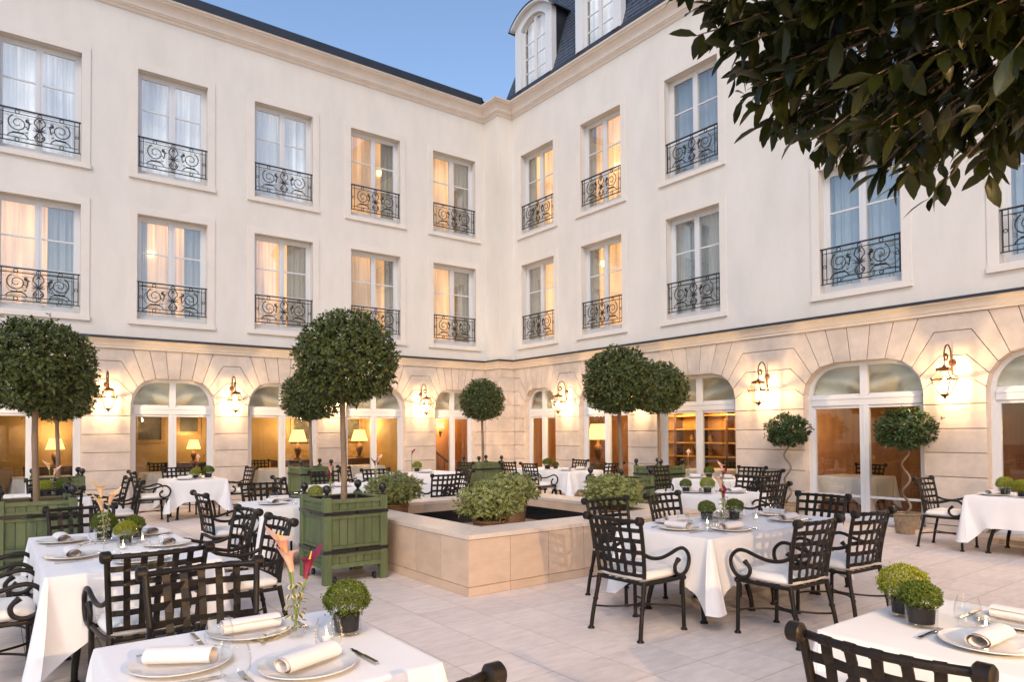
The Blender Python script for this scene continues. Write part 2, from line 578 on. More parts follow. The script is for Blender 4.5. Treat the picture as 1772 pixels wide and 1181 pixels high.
# ------------------------------------------------------------------ leaves
def leaves(name, items, shape=5, fold=0.25, curl=0.25):
    """items: (pos, dir, up, length, width, tint). Each leaf is a folded, curved blade with a point at both ends."""
    v, f, tint, rim = [], [], [], []
    prof = {3: [(0, 0.05), (0.5, 1.0), (1, 0.0)],
            5: [(0, 0.06), (0.3, 0.85), (0.62, 0.95), (0.86, 0.5), (1, 0.0)]}[shape]
    for pos, d, u, l, w, ti in items:
        d = Vector(d).normalized()
        u = Vector(u)
        sdir = d.cross(u)
        if sdir.length < 1e-4:
            sdir = d.orthogonal()
        sdir.normalize()
        nn = sdir.cross(d).normalized()
        o = len(v)
        for t, ww in prof:
            c = Vector(pos) + d * (l * t) - nn * (curl * l * t * t)
            e = sdir * (w * 0.5 * ww)
            lift = nn * (fold * w * 0.5 * ww)
            v.append(c - e + lift); v.append(c); v.append(c + e + lift)
            tint += [ti] * 3
            rim += [1.0, 0.0, 1.0]
        for i in range(len(prof) - 1):
            a = o + i * 3
            f.append((a, a + 1, a + 4, a + 3))
            f.append((a + 1, a + 2, a + 5, a + 4))
    me = bpy.data.meshes.new(name)
    me.from_pydata([tuple(p) for p in v], [], f)
    at = me.attributes.new('tint', 'FLOAT', 'POINT'); at.data.foreach_set('value', tint)
    at = me.attributes.new('rim', 'FLOAT', 'POINT'); at.data.foreach_set('value', rim)
    me.polygons.foreach_set('use_smooth', [True] * len(me.polygons))
    me.update()
    return me


def rdir(r_):
    z = r_.uniform(-1, 1); a = r_.uniform(0, 2 * math.pi); q = math.sqrt(1 - z * z)
    return Vector((q * math.cos(a), q * math.sin(a), z))


def crown_items(r_, n, rad, lmin, lmax, wr, lump=0.07, inner=0.62, flat=0.0, droop=0.0):
    """sprigs of leaves spread through the outer shell of a lumpy ball"""
    items = []
    off = Vector((r_.uniform(0, 50), r_.uniform(0, 50), 0))
    while len(items) < n:
        d = rdir(r_)
        rr = rad * (1 + lump * 2.0 * noise.noise(d * 2.2 + off) + lump * 1.1 * noise.noise(d * 6.0 + off))
        if flat and d.z < -flat:
            rr *= flat / -d.z * 0.5 + 0.5
        q = r_.random() ** 0.55
        k = inner + (1 - inner) * q
        if r_.random() < 0.07: k += r_.uniform(0.0, 0.10)
        c = d * rr * k
        base_t = 0.15 + 0.75 * max(0, (k - inner) / (1 - inner)) * (0.55 + 0.45 * noise.noise(d * 9 + off * 2))  # inner leaves darkened: the crown's deep shade put into the tint
        sp = (d + rdir(r_) * 0.55).normalized()
        for i in range(r_.randint(4, 6)):
            dd = (sp + rdir(r_) * 0.95 - Vector((0, 0, droop))).normalized()
            l = r_.uniform(lmin, lmax)
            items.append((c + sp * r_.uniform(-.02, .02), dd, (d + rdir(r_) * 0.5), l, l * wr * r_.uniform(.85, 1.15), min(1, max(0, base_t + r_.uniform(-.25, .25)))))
    return items


# ------------------------------------------------------------------ dimensions of the building
XW, YW = 11.8, 16.22          # wall faces: right wing x = XW, left wing y = YW
K = XW / 11.6


def zk(z):
    return H + (z - H) * K


BX, BY = 11.30, 15.54         # projecting corner pier
WIN_W, WIN_H = 1.383, 2.235
Z1, Z2 = 4.02, 7.095          # opening bottoms
LW = [0.743, 3.133, 5.534, 7.90, 10.285]
RW = [14.445, 12.01, 9.29, 5.80, 3.055]
LA = [(0.64, 0.825), (3.165, 0.825), (5.54, 0.825), (7.905, 0.825), (10.285, 0.645)]
RA = [(14.42, 0.66), (12.02, 0.825), (9.30, 1.005), (5.84, 1.005), (2.95, 1.005)]
ZS0, ZS1 = 3.40, 3.625        # string course
ZC = 10.50                    # cornice underside

# ------------------------------------------------------------------ ground: paving slabs
TS, TX, TY = 0.472, 3.06, 2.67
gr = MB().add([(-60, -60, -0.0016), (60, -60, -0.0016), (60, 60, -0.0016), (-60, 60, -0.0016)], [(0, 1, 2, 3)]).build('ground', 'grout', fix=False)
tag(gr, 'pale travertine paving of the courtyard', kind='structure')
slab = MB().box(-TS / 2 + .0028, TS / 2 - .0028, -TS / 2 + .0028, TS / 2 - .0028, -0.006, 0).mesh('paving_slab')
slab.materials.append(M['tile'])
cells = []
for i in range(-14, 19):
    for j in range(-14, 29):
        cx, cy = TX + (i + .5) * TS, TY + (j + .5) * TS
        if cx > XW + .1 or cy > YW + .1: continue
        if 3.95 < cx < 7.2 and 5.9 < cy < 9.25: continue
        dep = cx * fw.x + cy * fw.y
        lat = cx * rt.x + cy * rt.y
        vis = dep > 1.5 and abs(lat) < dep * 0.78 and dep < 30
        near = (dep if dep > 2.9 else 30) if vis else 99 + abs(dep)
        cells.append((near, cx, cy))
cells.sort()
for k_, (q, cx, cy) in enumerate(cells[:300]):
    obj('paving_slab', slab, None, gr, (cx, cy, 0))
mb = MB()
for q, cx, cy in cells[300:]:
    h_ = TS / 2 - .0028
    mb.box(cx - h_, cx + h_, cy - h_, cy + h_, -0.006, 0)
tag(mb.build('distant_paving', 'tile', gr, fix=False), kind='stuff')

# ------------------------------------------------------------------ hotel building
hotel = thing('hotel_building', 'cream three storey hotel wings meeting in the courtyard corner with arched ground floor', 'building', (0, 0, 0))
PATH = [(-3.2, YW), (BX, YW), (BX, BY), (XW, BY), (XW, -3.0)]


def on_left(o, c=0.0, z=0.0):
    o.location = (c, YW, z); return o


def on_right(o, c=0.0, z=0.0):
    o.location = (XW, c, z); o.rotation_euler = (0, 0, -math.pi / 2); return o


def holed_wall(s0, s1, z0, z1, holes, depth):
    mb = MB()
    S = sorted({s0, s1} | {h_[0] for h_ in holes} | {h_[1] for h_ in holes})
    Z = sorted({z0, z1} | {h_[2] for h_ in holes} | {h_[3] for h_ in holes})
    for a, b in zip(S, S[1:]):
        for c, d in zip(Z, Z[1:]):
            if any(h_[0] <= a and b <= h_[1] and h_[2] <= c and d <= h_[3] for h_ in holes): continue
            mb.add([(a, 0, c), (b, 0, c), (b, 0, d), (a, 0, d)], [(0, 1, 2, 3)])
    for a, b, c, d in holes:
        e = depth
        mb.add([(a, 0, c), (a, e, c), (a, e, d), (a, 0, d)], [(0, 1, 2, 3)])
        mb.add([(b, 0, c), (b, e, c), (b, e, d), (b, 0, d)], [(3, 2, 1, 0)])
        mb.add([(a, 0, d), (a, e, d), (b, e, d), (b, 0, d)], [(0, 1, 2, 3)])
        mb.add([(a, 0, c), (a, e, c), (b, e, c), (b, 0, c)], [(3, 2, 1, 0)])
    return mb


hw = WIN_W / 2
hl = [(c - hw, c + hw, z, z + WIN_H) for c in LW for z in (Z1, Z2)]
hr = [(-c - hw, -c + hw, z, z + WIN_H) for c in RW for z in (Z1, Z2)]
on_left(holed_wall(-3.2, BX, ZS0, ZC + .5, hl, .3).build('upper_wall', 'stucco', hotel, fix=False))
on_right(holed_wall(-BY, 3.0, ZS0, ZC + .5, hr, .3).build('upper_wall', 'stucco', hotel, fix=False))
MB().box(BX, XW + .3, BY, YW + .3, ZS0, ZC + .5).build('corner_pier', 'stucco', hotel)
# string course and cornice
sweep(PATH, [(-.05, ZS0), (.035, ZS0), (.035, ZS0 + .045), (.05, ZS0 + .055), (.06, ZS0 + .10), (.085, ZS0 + .145), (.12, ZS0 + .165), (.125, ZS0 + .19), (-.05, ZS0 + .19)]).build('string_course', 'cornice', hotel)
sweep(PATH, [(-.02, ZS0 + .193), (.150, ZS0 + .193), (.150, ZS0 + .232), (-.02, ZS0 + .262)]).build('zinc_flashing', 'zinc', hotel)
sweep(PATH, [(-.05, ZC), (.015, ZC), (.035, ZC + .02), (.05, ZC + .055), (.085, ZC + .075), (.088, ZC + .10), (.11, ZC + .105), (.115, ZC + .16), (.15, ZC + .225), (.22, ZC + .28),
             (.245, ZC + .285), (.25, ZC + .31), (.29, ZC + .33), (.30, ZC + .365), (-.05, ZC + .365)]).build('cornice', 'cornice_top', hotel, smooth=28)
ZR = ZC + .368
sweep([(-3.2, YW), (BX, YW), (BX, YW - .02)], [(-.05, ZR), (.315, ZR), (.315, ZR + .012), (.25, ZR + .03), (.21, ZR + .24), (.19, ZR + .27), (-3.0, ZR + .36)], cap=False).build('zinc_roof_edge', 'zinc', hotel, fix=False)
zr = MB()
for i in range(22):      # standing seams of the zinc fascia
    x = -3 + i * .65
    zr.add([(x - .006, YW - .256, ZR + .03), (x + .006, YW - .256, ZR + .03), (x + .006, YW - .216, ZR + .24), (x - .006, YW - .216, ZR + .24),
            (x - .006, YW - .24, ZR + .03), (x + .006, YW - .24, ZR + .03), (x + .006, YW - .2, ZR + .24), (x - .006, YW - .2, ZR + .24)],
           [(0, 1, 2, 3), (4, 7, 6, 5), (0, 3, 7, 4), (1, 5, 6, 2)])
zr.build('roof_seam', 'zinc', hotel)

# mansard slates of the right wing
SL = 0.33                     # x advance per metre of height
XR0 = XW - .22
roof = MB()
ytop = BY - .15
Hm = 3.2


def mx_(z): return XR0 + (z - ZR) * SL


def verge(z): return BY + .12 - (z - ZR) * 0.36


zz = ZR + .02
roof.add([(XR0 - .05, BY + .05, ZR), (XR0 - .05, -3, ZR), (mx_(ZR + .2) - .035, -3, ZR + .2), (mx_(ZR + .2) - .035, verge(ZR + .2), ZR + .2)], [(0, 1, 2, 3)])
band = roof.build('zinc_base_band', 'zinc', hotel, fix=False)
sm = MB()
DORM = (14.33, 11.86)


def in_dormer(y, z): return any(abs(y - c_) < .66 for c_ in DORM) and z < ZR + 1.95


cuts = [verge(ZR)] + [q for c_ in DORM for q in (c_ + .66, c_ - .66)] + [-3]
for k_, (ya, yb_) in enumerate(zip(cuts, cuts[1:])):
    zl = ZR + 1.95 if k_ % 2 else ZR
    za = verge(ZR + Hm) if k_ == 0 else ya
    if k_ == 1: za = min(ya, verge(ZR + Hm))
    sm.add([(mx_(zl), min(ya, verge(zl)), zl), (mx_(zl), yb_, zl), (mx_(ZR + Hm), yb_, ZR + Hm), (mx_(ZR + Hm), max(za, yb_), ZR + Hm)], [(0, 1, 2, 3)])
sm.add([(mx_(ZR), verge(ZR), ZR), (mx_(ZR + Hm), verge(ZR + Hm), ZR + Hm), (mx_(ZR + Hm) + 3, verge(ZR + Hm), ZR + Hm), (mx_(ZR) + 4, verge(ZR), ZR)], [(0, 1, 2, 3)])
rows = int((Hm - .2) / .115)
for r_i in range(rows):
    z0 = ZR + .19 + r_i * .115
    z1 = z0 + .16
    yb = verge(z0)
    y = yb + (0.0 if r_i % 2 else .1)
    while y > 8.2:
        y2 = y - .188
        if in_dormer(y - .1, z0):
            y -= .2; continue
        ya, yc = min(y, verge(z0)), y2
        t = rnd.uniform(.012, .02)
        sm.add([(mx_(z0) - t - .006, ya, z0), (mx_(z0) - t - .006, yc, z0), (mx_(z1) - .004, yc, z1), (mx_(z1) - .004, min(y, verge(z1)), z1),
                (mx_(z0) - .002, ya, z0), (mx_(z0) - .002, yc, z0)], [(0, 1, 2, 3), (0, 4, 5, 1), (1, 5, 2), (0, 3, 4)])
        y -= .2
tag(sm.build('slate_shingle', 'slate', hotel, fix=False), 'blue grey slate shingles of the steep mansard roof', kind='stuff')

# dormers: arched white surround, zinc hood and cheeks
def arcpts(w, zs, rise, n=16, y=None):
    rad = (w * w + rise * rise) / (2 * rise)
    a0 = math.asin(w / rad)
    return [(rad * math.sin(-a0 + 2 * a0 * i / n), zs + rise - rad + rad * math.cos(-a0 + 2 * a0 * i / n)) for i in range(n + 1)]


for c in DORM:
    zb = ZR + .17
    D = MB()
    W2, zs = .78, 1.74
    outer = [(-W2, 0)] + arcpts(W2, zs, .34) + [(W2, 0)]
    inner = [(-.52, .0)] + arcpts(.52, zs - .12, .25) + [(.52, .0)]
    n = len(outer)
    v, f = [], []
    for y in (0.0, .16):
        v += [(x, y, z) for x, z in outer] + [(x, y, z) for x, z in inner]
    for i in range(n - 1):
        f += [(i, i + 1, n + i + 1, n + i), (2 * n + i, 3 * n + i, 3 * n + i + 1, 2 * n + i + 1), (i, 2 * n + i, 2 * n + i + 1, i + 1), (n + i, n + i + 1, 3 * n + i + 1, 3 * n + i)]
    D.add(v, f)
    D.box(-.74, -.5, -.03, .0 - .001, 0, .16); D.box(.5, .74, -.03, -.001, 0, .16)
    # moulded hood edge
    o1 = arcpts(W2 + .10, zs - .02, .40); o2 = arcpts(W2 - .02, zs + .02, .30)
    v, f = [], []
    n = len(o1)
    for y in (-.13, .03):
        v += [(x, y, z) for x, z in o1] + [(x, y, z) for x, z in o2]
    for i in range(n - 1):
        f += [(i, i + 1, n + i + 1, n + i), (2 * n + i, 3 * n + i, 3 * n + i + 1, 2 * n + i + 1), (i, 2 * n + i, 2 * n + i + 1, i + 1), (n + i, n + i + 1, 3 * n + i + 1, 3 * n + i)]
    f += [(0, n, 3 * n, 2 * n), (n - 1, 2 * n - 1, 4 * n - 1, 3 * n - 1)]
    D.add(v, f)
    dm = D.build('dormer', 'white', hotel, smooth=35)
    on_right(dm, c, zb); dm.location.x = XW - .20
    Hd = MB()
    o1 = arcpts(W2 + .13, zs - .04, .44); o2 = arcpts(W2 + .105, zs - .03, .405)
    v, f = [], []
    for y in (-.15, 1.6):
        v += [(x, y, z) for x, z in o1] + [(x, y, z) for x, z in o2]
    for i in range(n - 1):
        f += [(i, i + 1, n + i + 1, n + i), (i, 2 * n + i, 2 * n + i + 1, i + 1), (n + i, n + i + 1, 3 * n + i + 1, 3 * n + i)]
    f += [(0, n, 3 * n, 2 * n), (n - 1, 2 * n - 1, 4 * n - 1, 3 * n - 1)]
    Hd.add(v, f).build('hood', 'zinc', dm, smooth=35)
    MB().box(-W2 + .01, -W2 + .05, .161, 1.5, -.1, zs + .02).build('cheek', 'zinc', dm)
    MB().box(W2 - .05, W2 - .01, .161, 1.5, -.1, zs + .02).build('cheek', 'zinc', dm)
    # casement
    F = MB()
    iw = .52
    F.box(-iw, iw, .10, .155, 0, .06).box(-.045, .045, .09, .15, .061, zs + .10)
    for sx in (-1, 1):
        xo, xi = sx * (iw - .001), sx * (iw - .05)
        F.box(min(xo, xi), max(xo, xi), .10, .15, .061, zs - .1)
        for q in (.42, .82, 1.22):
            F.box(min(sx * .045, xi), max(sx * .045, xi), .115, .14, q - .014, q + .014)
    a1, a2 = arcpts(iw, zs - .125, .25), arcpts(iw - .05, zs - .14, .215)
    v, f = [], []
    for y in (.10, .15):
        v += [(x, y, z) for x, z in a1] + [(x, y, z) for x, z in a2]
    for i in range(n - 1):
        f += [(i, i + 1, n + i + 1, n + i), (n + i, n + i + 1, 3 * n + i + 1, 3 * n + i), (2 * n + i, 3 * n + i, 3 * n + i + 1, 2 * n + i + 1)]
    F.add(v, f)
    F.build('casement', 'white', dm)
    for sx in (-1, 1):
        for q0, q1 in ((.06, .406), (.434, .806), (.834, 1.206)):
            MB().box(min(sx * .045, sx * .47), max(sx * .045, sx * .47), .125, .131, q0, q1).build('pane', 'pane', dm)
        tp = [(x, z) for x, z in arcpts(.47, zs - .14, .215) if x * sx >= .04]
        tp = sorted(tp, key=lambda p: p[0])
        poly = [(tp[0][0], 1.234)] + tp + [(tp[-1][0], 1.234)]
        MB().prism(poly, .125, .131).build('pane', 'pane', dm)
    cu = MB()
    nn = 60
    v = [(-.5 + 1.0 * i / nn, .24 + .015 * math.sin(i * 1.7), z) for z in (0.0, zs + .12) for i in range(nn + 1)]
    cu.add(v, [(i, i + 1, nn + 2 + i, nn + 1 + i) for i in range(nn)]).build('curtain', 'cur_white', dm, smooth=80, fix=False)


# ---- wrought-iron window guard
def spiral(cx, cz, r0, r1, a0, turns, n=22):
    return [(cx + (r0 + (r1 - r0) * i / n) * math.cos(a0 + turns * 2 * math.pi * i / n), 0, cz + (r0 + (r1 - r0) * i / n) * math.sin(a0 + turns * 2 * math.pi * i / n)) for i in range(n + 1)]


def make_guard():
    g = MB()
    w, zb, zt = hw - .035, .19, .80
    rr = .0098
    g.box(-w - .03, w + .03, -.018, .018, zt, zt + .022)
    g.box(-w - .03, w + .03, -.012, .012, zb - .012, zb + .004)
    for x in (-w, w):
        g.box(x - .009, x + .009, -.009, .009, zb + .005, zt - .001)
    wi = w - .075
    z2, z1 = zt - .075, zb + .075
    for x in (-wi, wi):
        g.tube([(x, 0, zb), (x, 0, zt)], .0072, 5)
    for z in (z2, z1):
        g.tube([(-w, 0, z), (w, 0, z)], .0075, 5)
    for x in (-wi * .62, 0, wi * .62):
        for z in ((zt + z2) / 2, (zb + z1) / 2):
            g.tube([(x + .034 * math.cos(a * math.pi / 6), 0, z + .034 * math.sin(a * math.pi / 6)) for a in range(12)], .0078, 5, closed=True)
    for s in (-1, 1):
        zc = (z1 + z2) / 2
        g.tube([(s * (w + wi) / 2 + .026 * math.cos(a * math.pi / 5), 0, zc + .026 * math.sin(a * math.pi / 5)) for a in range(10)], .007, 5, closed=True)
        cx = s * wi * .60
        # large volute
        sp = [(cx + s * (p[0] - cx), p[1], p[2]) for p in spiral(cx, zc + .045, .03, .165, R(200), 1.62, 34)]
        g.tube(sp, [rr * (.7 + .5 * i / 34) for i in range(35)], 5)
        # low bench scroll
        g.tube(cr([(cx - s * .17, 0, z1 + .005), (cx - s * .14, 0, z1 + .05), (cx - s * .09, 0, z1 + .085), (cx + s * .07, 0, z1 + .08), (cx + s * .13, 0, z1 + .055), (cx + s * .165, 0, z1 + .005)], 3), rr, 5)
        g.tube([(cx - s * .10, 0, z1 + .10), (cx + s * .09, 0, z1 + .095)], rr * 1.2, 5)
        g.tube([(cx, 0, z1 + .09), (cx - s * .01, 0, zc - .11)], rr, 5)
        # acanthus branch between volute and centre
        ex = s * .12
        g.tube(cr([(cx - s * .17, 0, zc + .02), (cx - s * .19, 0, zc + .09), (ex + s * .09, 0, zc + .13), (ex + s * .05, 0, zc + .05), (ex + s * .06, 0, zc - .03)], 4), rr, 5)
        g.tube(spiral(ex + s * .075, zc + .115, .008, .04, R(90), 1.1 * s, 12), rr, 5)
        for q in ((.06, -.05, 45), (.085, .0, 10), (.05, .06, 120), (.07, -.10, -30)):
            a = R(q[2])
            p = Vector((ex + s * q[0], 0, zc + q[1]))
            g.tube([p, p + Vector((s * math.cos(a) * .03, 0, math.sin(a) * .03)), p + Vector((s * math.cos(a + .6) * .055, 0, math.sin(a + .6) * .055))], [.009, .011, .002], 5)
        # centre lyre
        g.tube(cr([(s * .012, 0, z1), (s * .085, 0, z1 + .06), (s * .02, 0, zc - .06), (s * .03, 0, zc + .03), (s * .09, 0, zc + .11), (s * .05, 0, z2 - .02), (s * .01, 0, z2 - .045), (s * .03, 0, z2 - .09)], 4), rr, 5)
        g.tube(spiral(s * .055, z1 + .075, .006, .035, R(0), 1.2 * s, 12), rr, 5)
    for a in range(-75, 76, 25):     # palmette
        t = R(a)
        g.tube(cr([(0, 0, zc - .05), (.05 * math.sin(t), 0, zc - .05 + .05 * math.cos(t)), (.115 * math.sin(t * 1.1), 0, zc - .05 + .11 * math.cos(t * 1.05))], 3), [.006, .008, .009, .010, .010, .008, .004], 5)
    g.tube([(0, 0, zb), (0, 0, zt)], .005, 5)
    return g.mesh('guard_railing', 60)


GUARD = make_guard(); GUARD.materials.append(M['iron'])


def make_frame():
    f = MB()
    w, h_ = hw, WIN_H
    fr = .07
    y0, y1 = .17, .235
    f.box(-w, -w + fr, y0, y1, 0, h_); f.box(w - fr, w, y0, y1, 0, h_)
    f.box(-w + fr, w - fr, y0, y1, h_ - fr, h_); f.box(-w + fr, w - fr, y0 - .03, y1, 0, .10)
    f.box(-.06, .06, y0 - .012, y1, .10, h_ - fr)
    f.box(-.008, .008, y0 - .02, y0 - .0125, .10, h_ - fr)
    for s in (-1, 1):
        a, b = sorted((s * .06, s * (w - fr)))
        f.box(a, b, y0 + .01, y1 - .005, h_ - fr - .035, h_ - fr)
        xo = s * (w - fr); xi = s * (w - fr - .035)
        f.box(min(xo, xi), max(xo, xi), y0 + .01, y1 - .005, .10, h_ - fr - .035)
        f.box(a if s > 0 else a + .035, b - .035 if s > 0 else b, y0 + .011, y1 - .006, .10, .16)
        for q in MUNT:
            a2, b2 = sorted((s * .06, s * (w - fr - .035)))
            f.box(a2, b2, y0 + .02, y1 - .015, q - .015, q + .015)
    return f.mesh('window', None)


MUNT = (.86, 1.47)
FRAME = make_frame(); FRAME.materials.append(M['white'])
PANES = []
for s in (-1, 1):
    for q0, q1 in ((.16, MUNT[0] - .015), (MUNT[0] + .015, MUNT[1] - .015), (MUNT[1] + .015, WIN_H - .105)):
        a, b = sorted((s * .06, s * (hw - .105)))
        pm = MB().box(a, b, .2, .206, q0, q1).mesh('pane'); pm.materials.append(M['pane'])
        PANES.append(pm)
am = MB()
aw = .155
am.box(-hw - aw, -hw, -.018, 0.01, -.0, WIN_H + aw).box(hw, hw + aw, -.018, 0.01, 0, WIN_H + aw).box(-hw, hw, -.018, .01, WIN_H, WIN_H + aw)
ARCH = am.mesh('architrave'); ARCH.materials.append(M['trim'])
sm_ = MB().box(-hw - aw - .01, hw + aw + .01, -.05, .169, -.095, -.001).box(-hw + .0, hw, .0, .169, 0, .025)
SILL = sm_.mesh('sill'); SILL.materials.append(M['trim'])


def curtain_mesh(x0, x1, y, amp, freq, seed, name):
    r_ = random.Random(seed)
    nn = int((x1 - x0) / .012)
    ph = [r_.uniform(0, 6) for _ in range(4)]
    mb = MB()
    v = []
    for z in (0.02, WIN_H * .5, WIN_H - .02):
        for i in range(nn + 1):
            x = x0 + (x1 - x0) * i / nn
            v.append((x, y + amp * (math.sin(x * freq + ph[0]) + .6 * math.sin(x * freq * 1.73 + ph[1] + z * .4) + .4 * math.sin(x * freq * 3.1 + ph[2])), z))
    f = [(k * (nn + 1) + i, k * (nn + 1) + i + 1, (k + 1) * (nn + 1) + i + 1, (k + 1) * (nn + 1) + i) for k in range(2) for i in range(nn)]
    return mb.add(v, f).mesh(name, 85, False)


SHEER = [curtain_mesh(-hw, hw, .36, .02, 38, 3, 'sheer_curtain')]
DRAPE_R = [curtain_mesh(hw - w_, hw, .30, .025, 46, 5 + int(w_ * 90), 'drape') for w_ in (.30, .42, .54)]
DRAPE_L = [curtain_mesh(-hw, -hw + w_, .30, .025, 46, 6 + int(w_ * 90), 'drape') for w_ in (.24, .34, .46)]
for d_ in DRAPE_R + DRAPE_L: d_.materials.append(M['drape'])
cur_meshes = {}
for nm in ('cur_warm', 'cur_white', 'cur_cool'):
    me_ = SHEER[0].copy(); me_.materials.append(M[nm]); cur_meshes[nm] = me_
SCONCE = MB().lathe([(.05, -.06), (.075, .06)], 14).mesh('sconce', 60); SCONCE.materials.append(M['glow'])


def window(side, c, z, cur, lamp=None, drapes='r'):
    w = obj('window', FRAME, None, hotel)
    (on_left if side == 'L' else on_right)(w, c, z)
    for p in PANES: obj('pane', p, None, w)
    obj('architrave', ARCH, None, w)
    obj('sill', SILL, None, w)
    g = obj('guard_railing', GUARD, None, w, (0, .02, 0))
    obj('sheer_curtain', cur_meshes[cur], None, w)
    if 'r' in drapes: obj('drape', rnd.choice(DRAPE_R), None, w)
    if 'l' in drapes: obj('drape', rnd.choice(DRAPE_L), None, w)
    if lamp:
        obj('sconce', SCONCE, None, w, (lamp[0], .27, lamp[1]))


up_l = ['cur_white', 'cur_white', 'cur_white', 'cur_warm', 'cur_warm']
lo_l = ['cur_warm'] * 5
for i, c in enumerate(LW):
    window('L', c, Z2, up_l[i], lamp={3: (.22, 1.35)}.get(i), drapes='r' if i > 2 else '')
    window('L', c, Z1, lo_l[i], lamp={1: (-.38, 1.48)}.get(i), drapes='lr' if i == 1 else 'r')
for i, c in enumerate(RW):
    window('R', c, Z2, ['cur_warm', 'cur_warm', 'cur_cool', 'cur_cool', 'cur_cool'][i], lamp={1: (.3, .95)}.get(i), drapes='l' if i < 2 else '')
    window('R', c, Z1, ['cur_warm', 'cur_warm', 'cur_cool', 'cur_cool', 'cur_cool'][i], lamp={1: (-.2, 1.75)}.get(i), drapes='l' if i < 2 else '')
# dark closed rooms behind the upper windows
for side in 'LR':
    bk = MB()
    a, b = (-3.2, BX + .5) if side == 'L' else (-BY - .3, 3.0)
    bk.add([(a, .62, ZS0), (b, .62, ZS0), (b, .62, ZC), (a, .62, ZC)], [(0, 1, 2, 3)])
    bk.add([(a, .301, ZS0), (b, .301, ZS0), (b, .62, ZS0), (a, .62, ZS0)], [(0, 1, 2, 3)])
    o = bk.build('room_back', 'drape', hotel, fix=False)
    (on_left if side == 'L' else on_right)(o)

# ---- ground floor: dressed limestone blocks around the arches
IN = [(1.0, 2.245), (.955, 2.44), (.842, 2.60), (.69, 2.717), (.428, 2.778), (.136, 2.779)]
OUT = [.96, .58, .2]
JC = {1: (.16, 2.36), 2: (.25, 2.74), 3: (.18, 3.11)}
JZ = [0.0] + [zk(z) for z in (.165, .53, .9, 1.265, 1.63, 2.0)]


def inpt(c, a, s, k):
    return (c + s * a * IN[k - 1][0], zk(IN[k - 1][1]))


def outpt(c, a, s, k):
    return (c + s * a * OUT[k - 4], ZS0)


def block(poly, right):
    n = len(poly)
    g = .0062
    pin = shrink(poly, g)
    pin2 = shrink(poly, g + .004)
    A = sum(poly[i][0] * poly[(i + 1) % n][1] - poly[(i + 1) % n][0] * poly[i][1] for i in range(n))
    pr = rnd.uniform(-.0015, .0015)
    v = [(x, pr, z) for x, z in pin2] + [(x, pr + .004, z) for x, z in pin] + [(x, .04, z) for x, z in pin] + [(x, .04, z) for x, z in poly] + [(x, .25, z) for x, z in poly]
    f = [tuple(range(n)) if A > 0 else tuple(range(n - 1, -1, -1))]
    for r_ in range(4):
        for i in range(n):
            j = (i + 1) % n
            q = (r_ * n + i, (r_ + 1) * n + i, (r_ + 1) * n + j, r_ * n + j)
            f.append(q if A > 0 else q[::-1])
    o = MB().add(v, f).build('stone_block', 'stone', hotel, fix=False)
    (on_right if right else on_left)(o)
    return o


def side_pts(end, k, s):
    """points where joint k meets the opening (or the wall's end) on side s of a pier: [edge point, corner point]"""
    if end[0] == 'end':
        z = {1: zk(JC[1][1]), 2: zk(JC[2][1]), 3: zk(JC[3][1]), 4: ZS0}[k]
        return [(end[1], z)]
    c, a = end[1], end[2]
    p = inpt(c, a, s, k)
    if k == 4:
        return [p, outpt(c, a, s, 4)]
    dx, z = JC[k]
    return [p, (c + s * (a + dx), zk(z))]


def pier(A, B, right):
    sa = A[1] if A[0] == 'end' else A[1] + A[2]
    sb = B[1] if B[0] == 'end' else B[1] - B[2]
    for z0, z1 in zip(JZ, JZ[1:]):
        if sb - sa > 1.7:
            t = sa + (sb - sa) * (.5 if JZ.index(z0) % 2 else .38)
            block([(sa, z0), (t, z0), (t, z1), (sa, z1)], right); block([(t, z0), (sb, z0), (sb, z1), (t, z1)], right)
        else:
            block([(sa, z0), (sb, z0), (sb, z1), (sa, z1)], right)
    lowA, lowB = [(sa, JZ[-1])], [(sb, JZ[-1])]
    for k in (1, 2, 3, 4):
        ta, tb = side_pts(A, k, 1), side_pts(B, k, -1)
        poly = list(reversed([])) + lowA + lowB + tb + list(reversed(ta))
        clean = []
        for p in poly:
            if not clean or (abs(p[0] - clean[-1][0]) + abs(p[1] - clean[-1][1])) > 1e-4: clean.append(p)
        block(clean, right)
        lowA, lowB = ta, list(reversed(tb))
    # next polygons run p -> corner along A then corner -> p along B


def arches(lst, s0, s1, right):
    lst = sorted([(-c if right else c, a) for c, a in lst])
    ends = [('end', s0)] + [('arch', c, a) for c, a in lst] + [('end', s1)]
    for A, B in zip(ends, ends[1:]):
        pier(A, B, right)
    for c, a in lst:
        ip = [inpt(c, a, -1, k) for k in (4, 5, 6)] + [inpt(c, a, 1, k) for k in (6, 5, 4)]
        op = [outpt(c, a, -1, k) for k in (4, 5, 6)] + [outpt(c, a, 1, k) for k in (6, 5, 4)]
        for i in range(5):
            block([ip[i], ip[i + 1], op[i + 1], op[i]], right)


arches(LA, -3.2, BX, False)
arches(RA, -BY, 3.0, True)
cz = JZ + [zk(2.36), zk(2.74), zk(3.11), ZS0]
for z0, z1 in zip(cz, cz[1:]):
    q = MB().bbox(BX + .0, XW + .2, BY + .0, YW + .2, z0 + .005, z1 - .004, .004)
    q.build('stone_block', 'stone', hotel)
MB().box(BX + .02, XW + .25, BY + .02, YW + .25, 0, ZS0).build('pier_core', 'cornice', hotel)


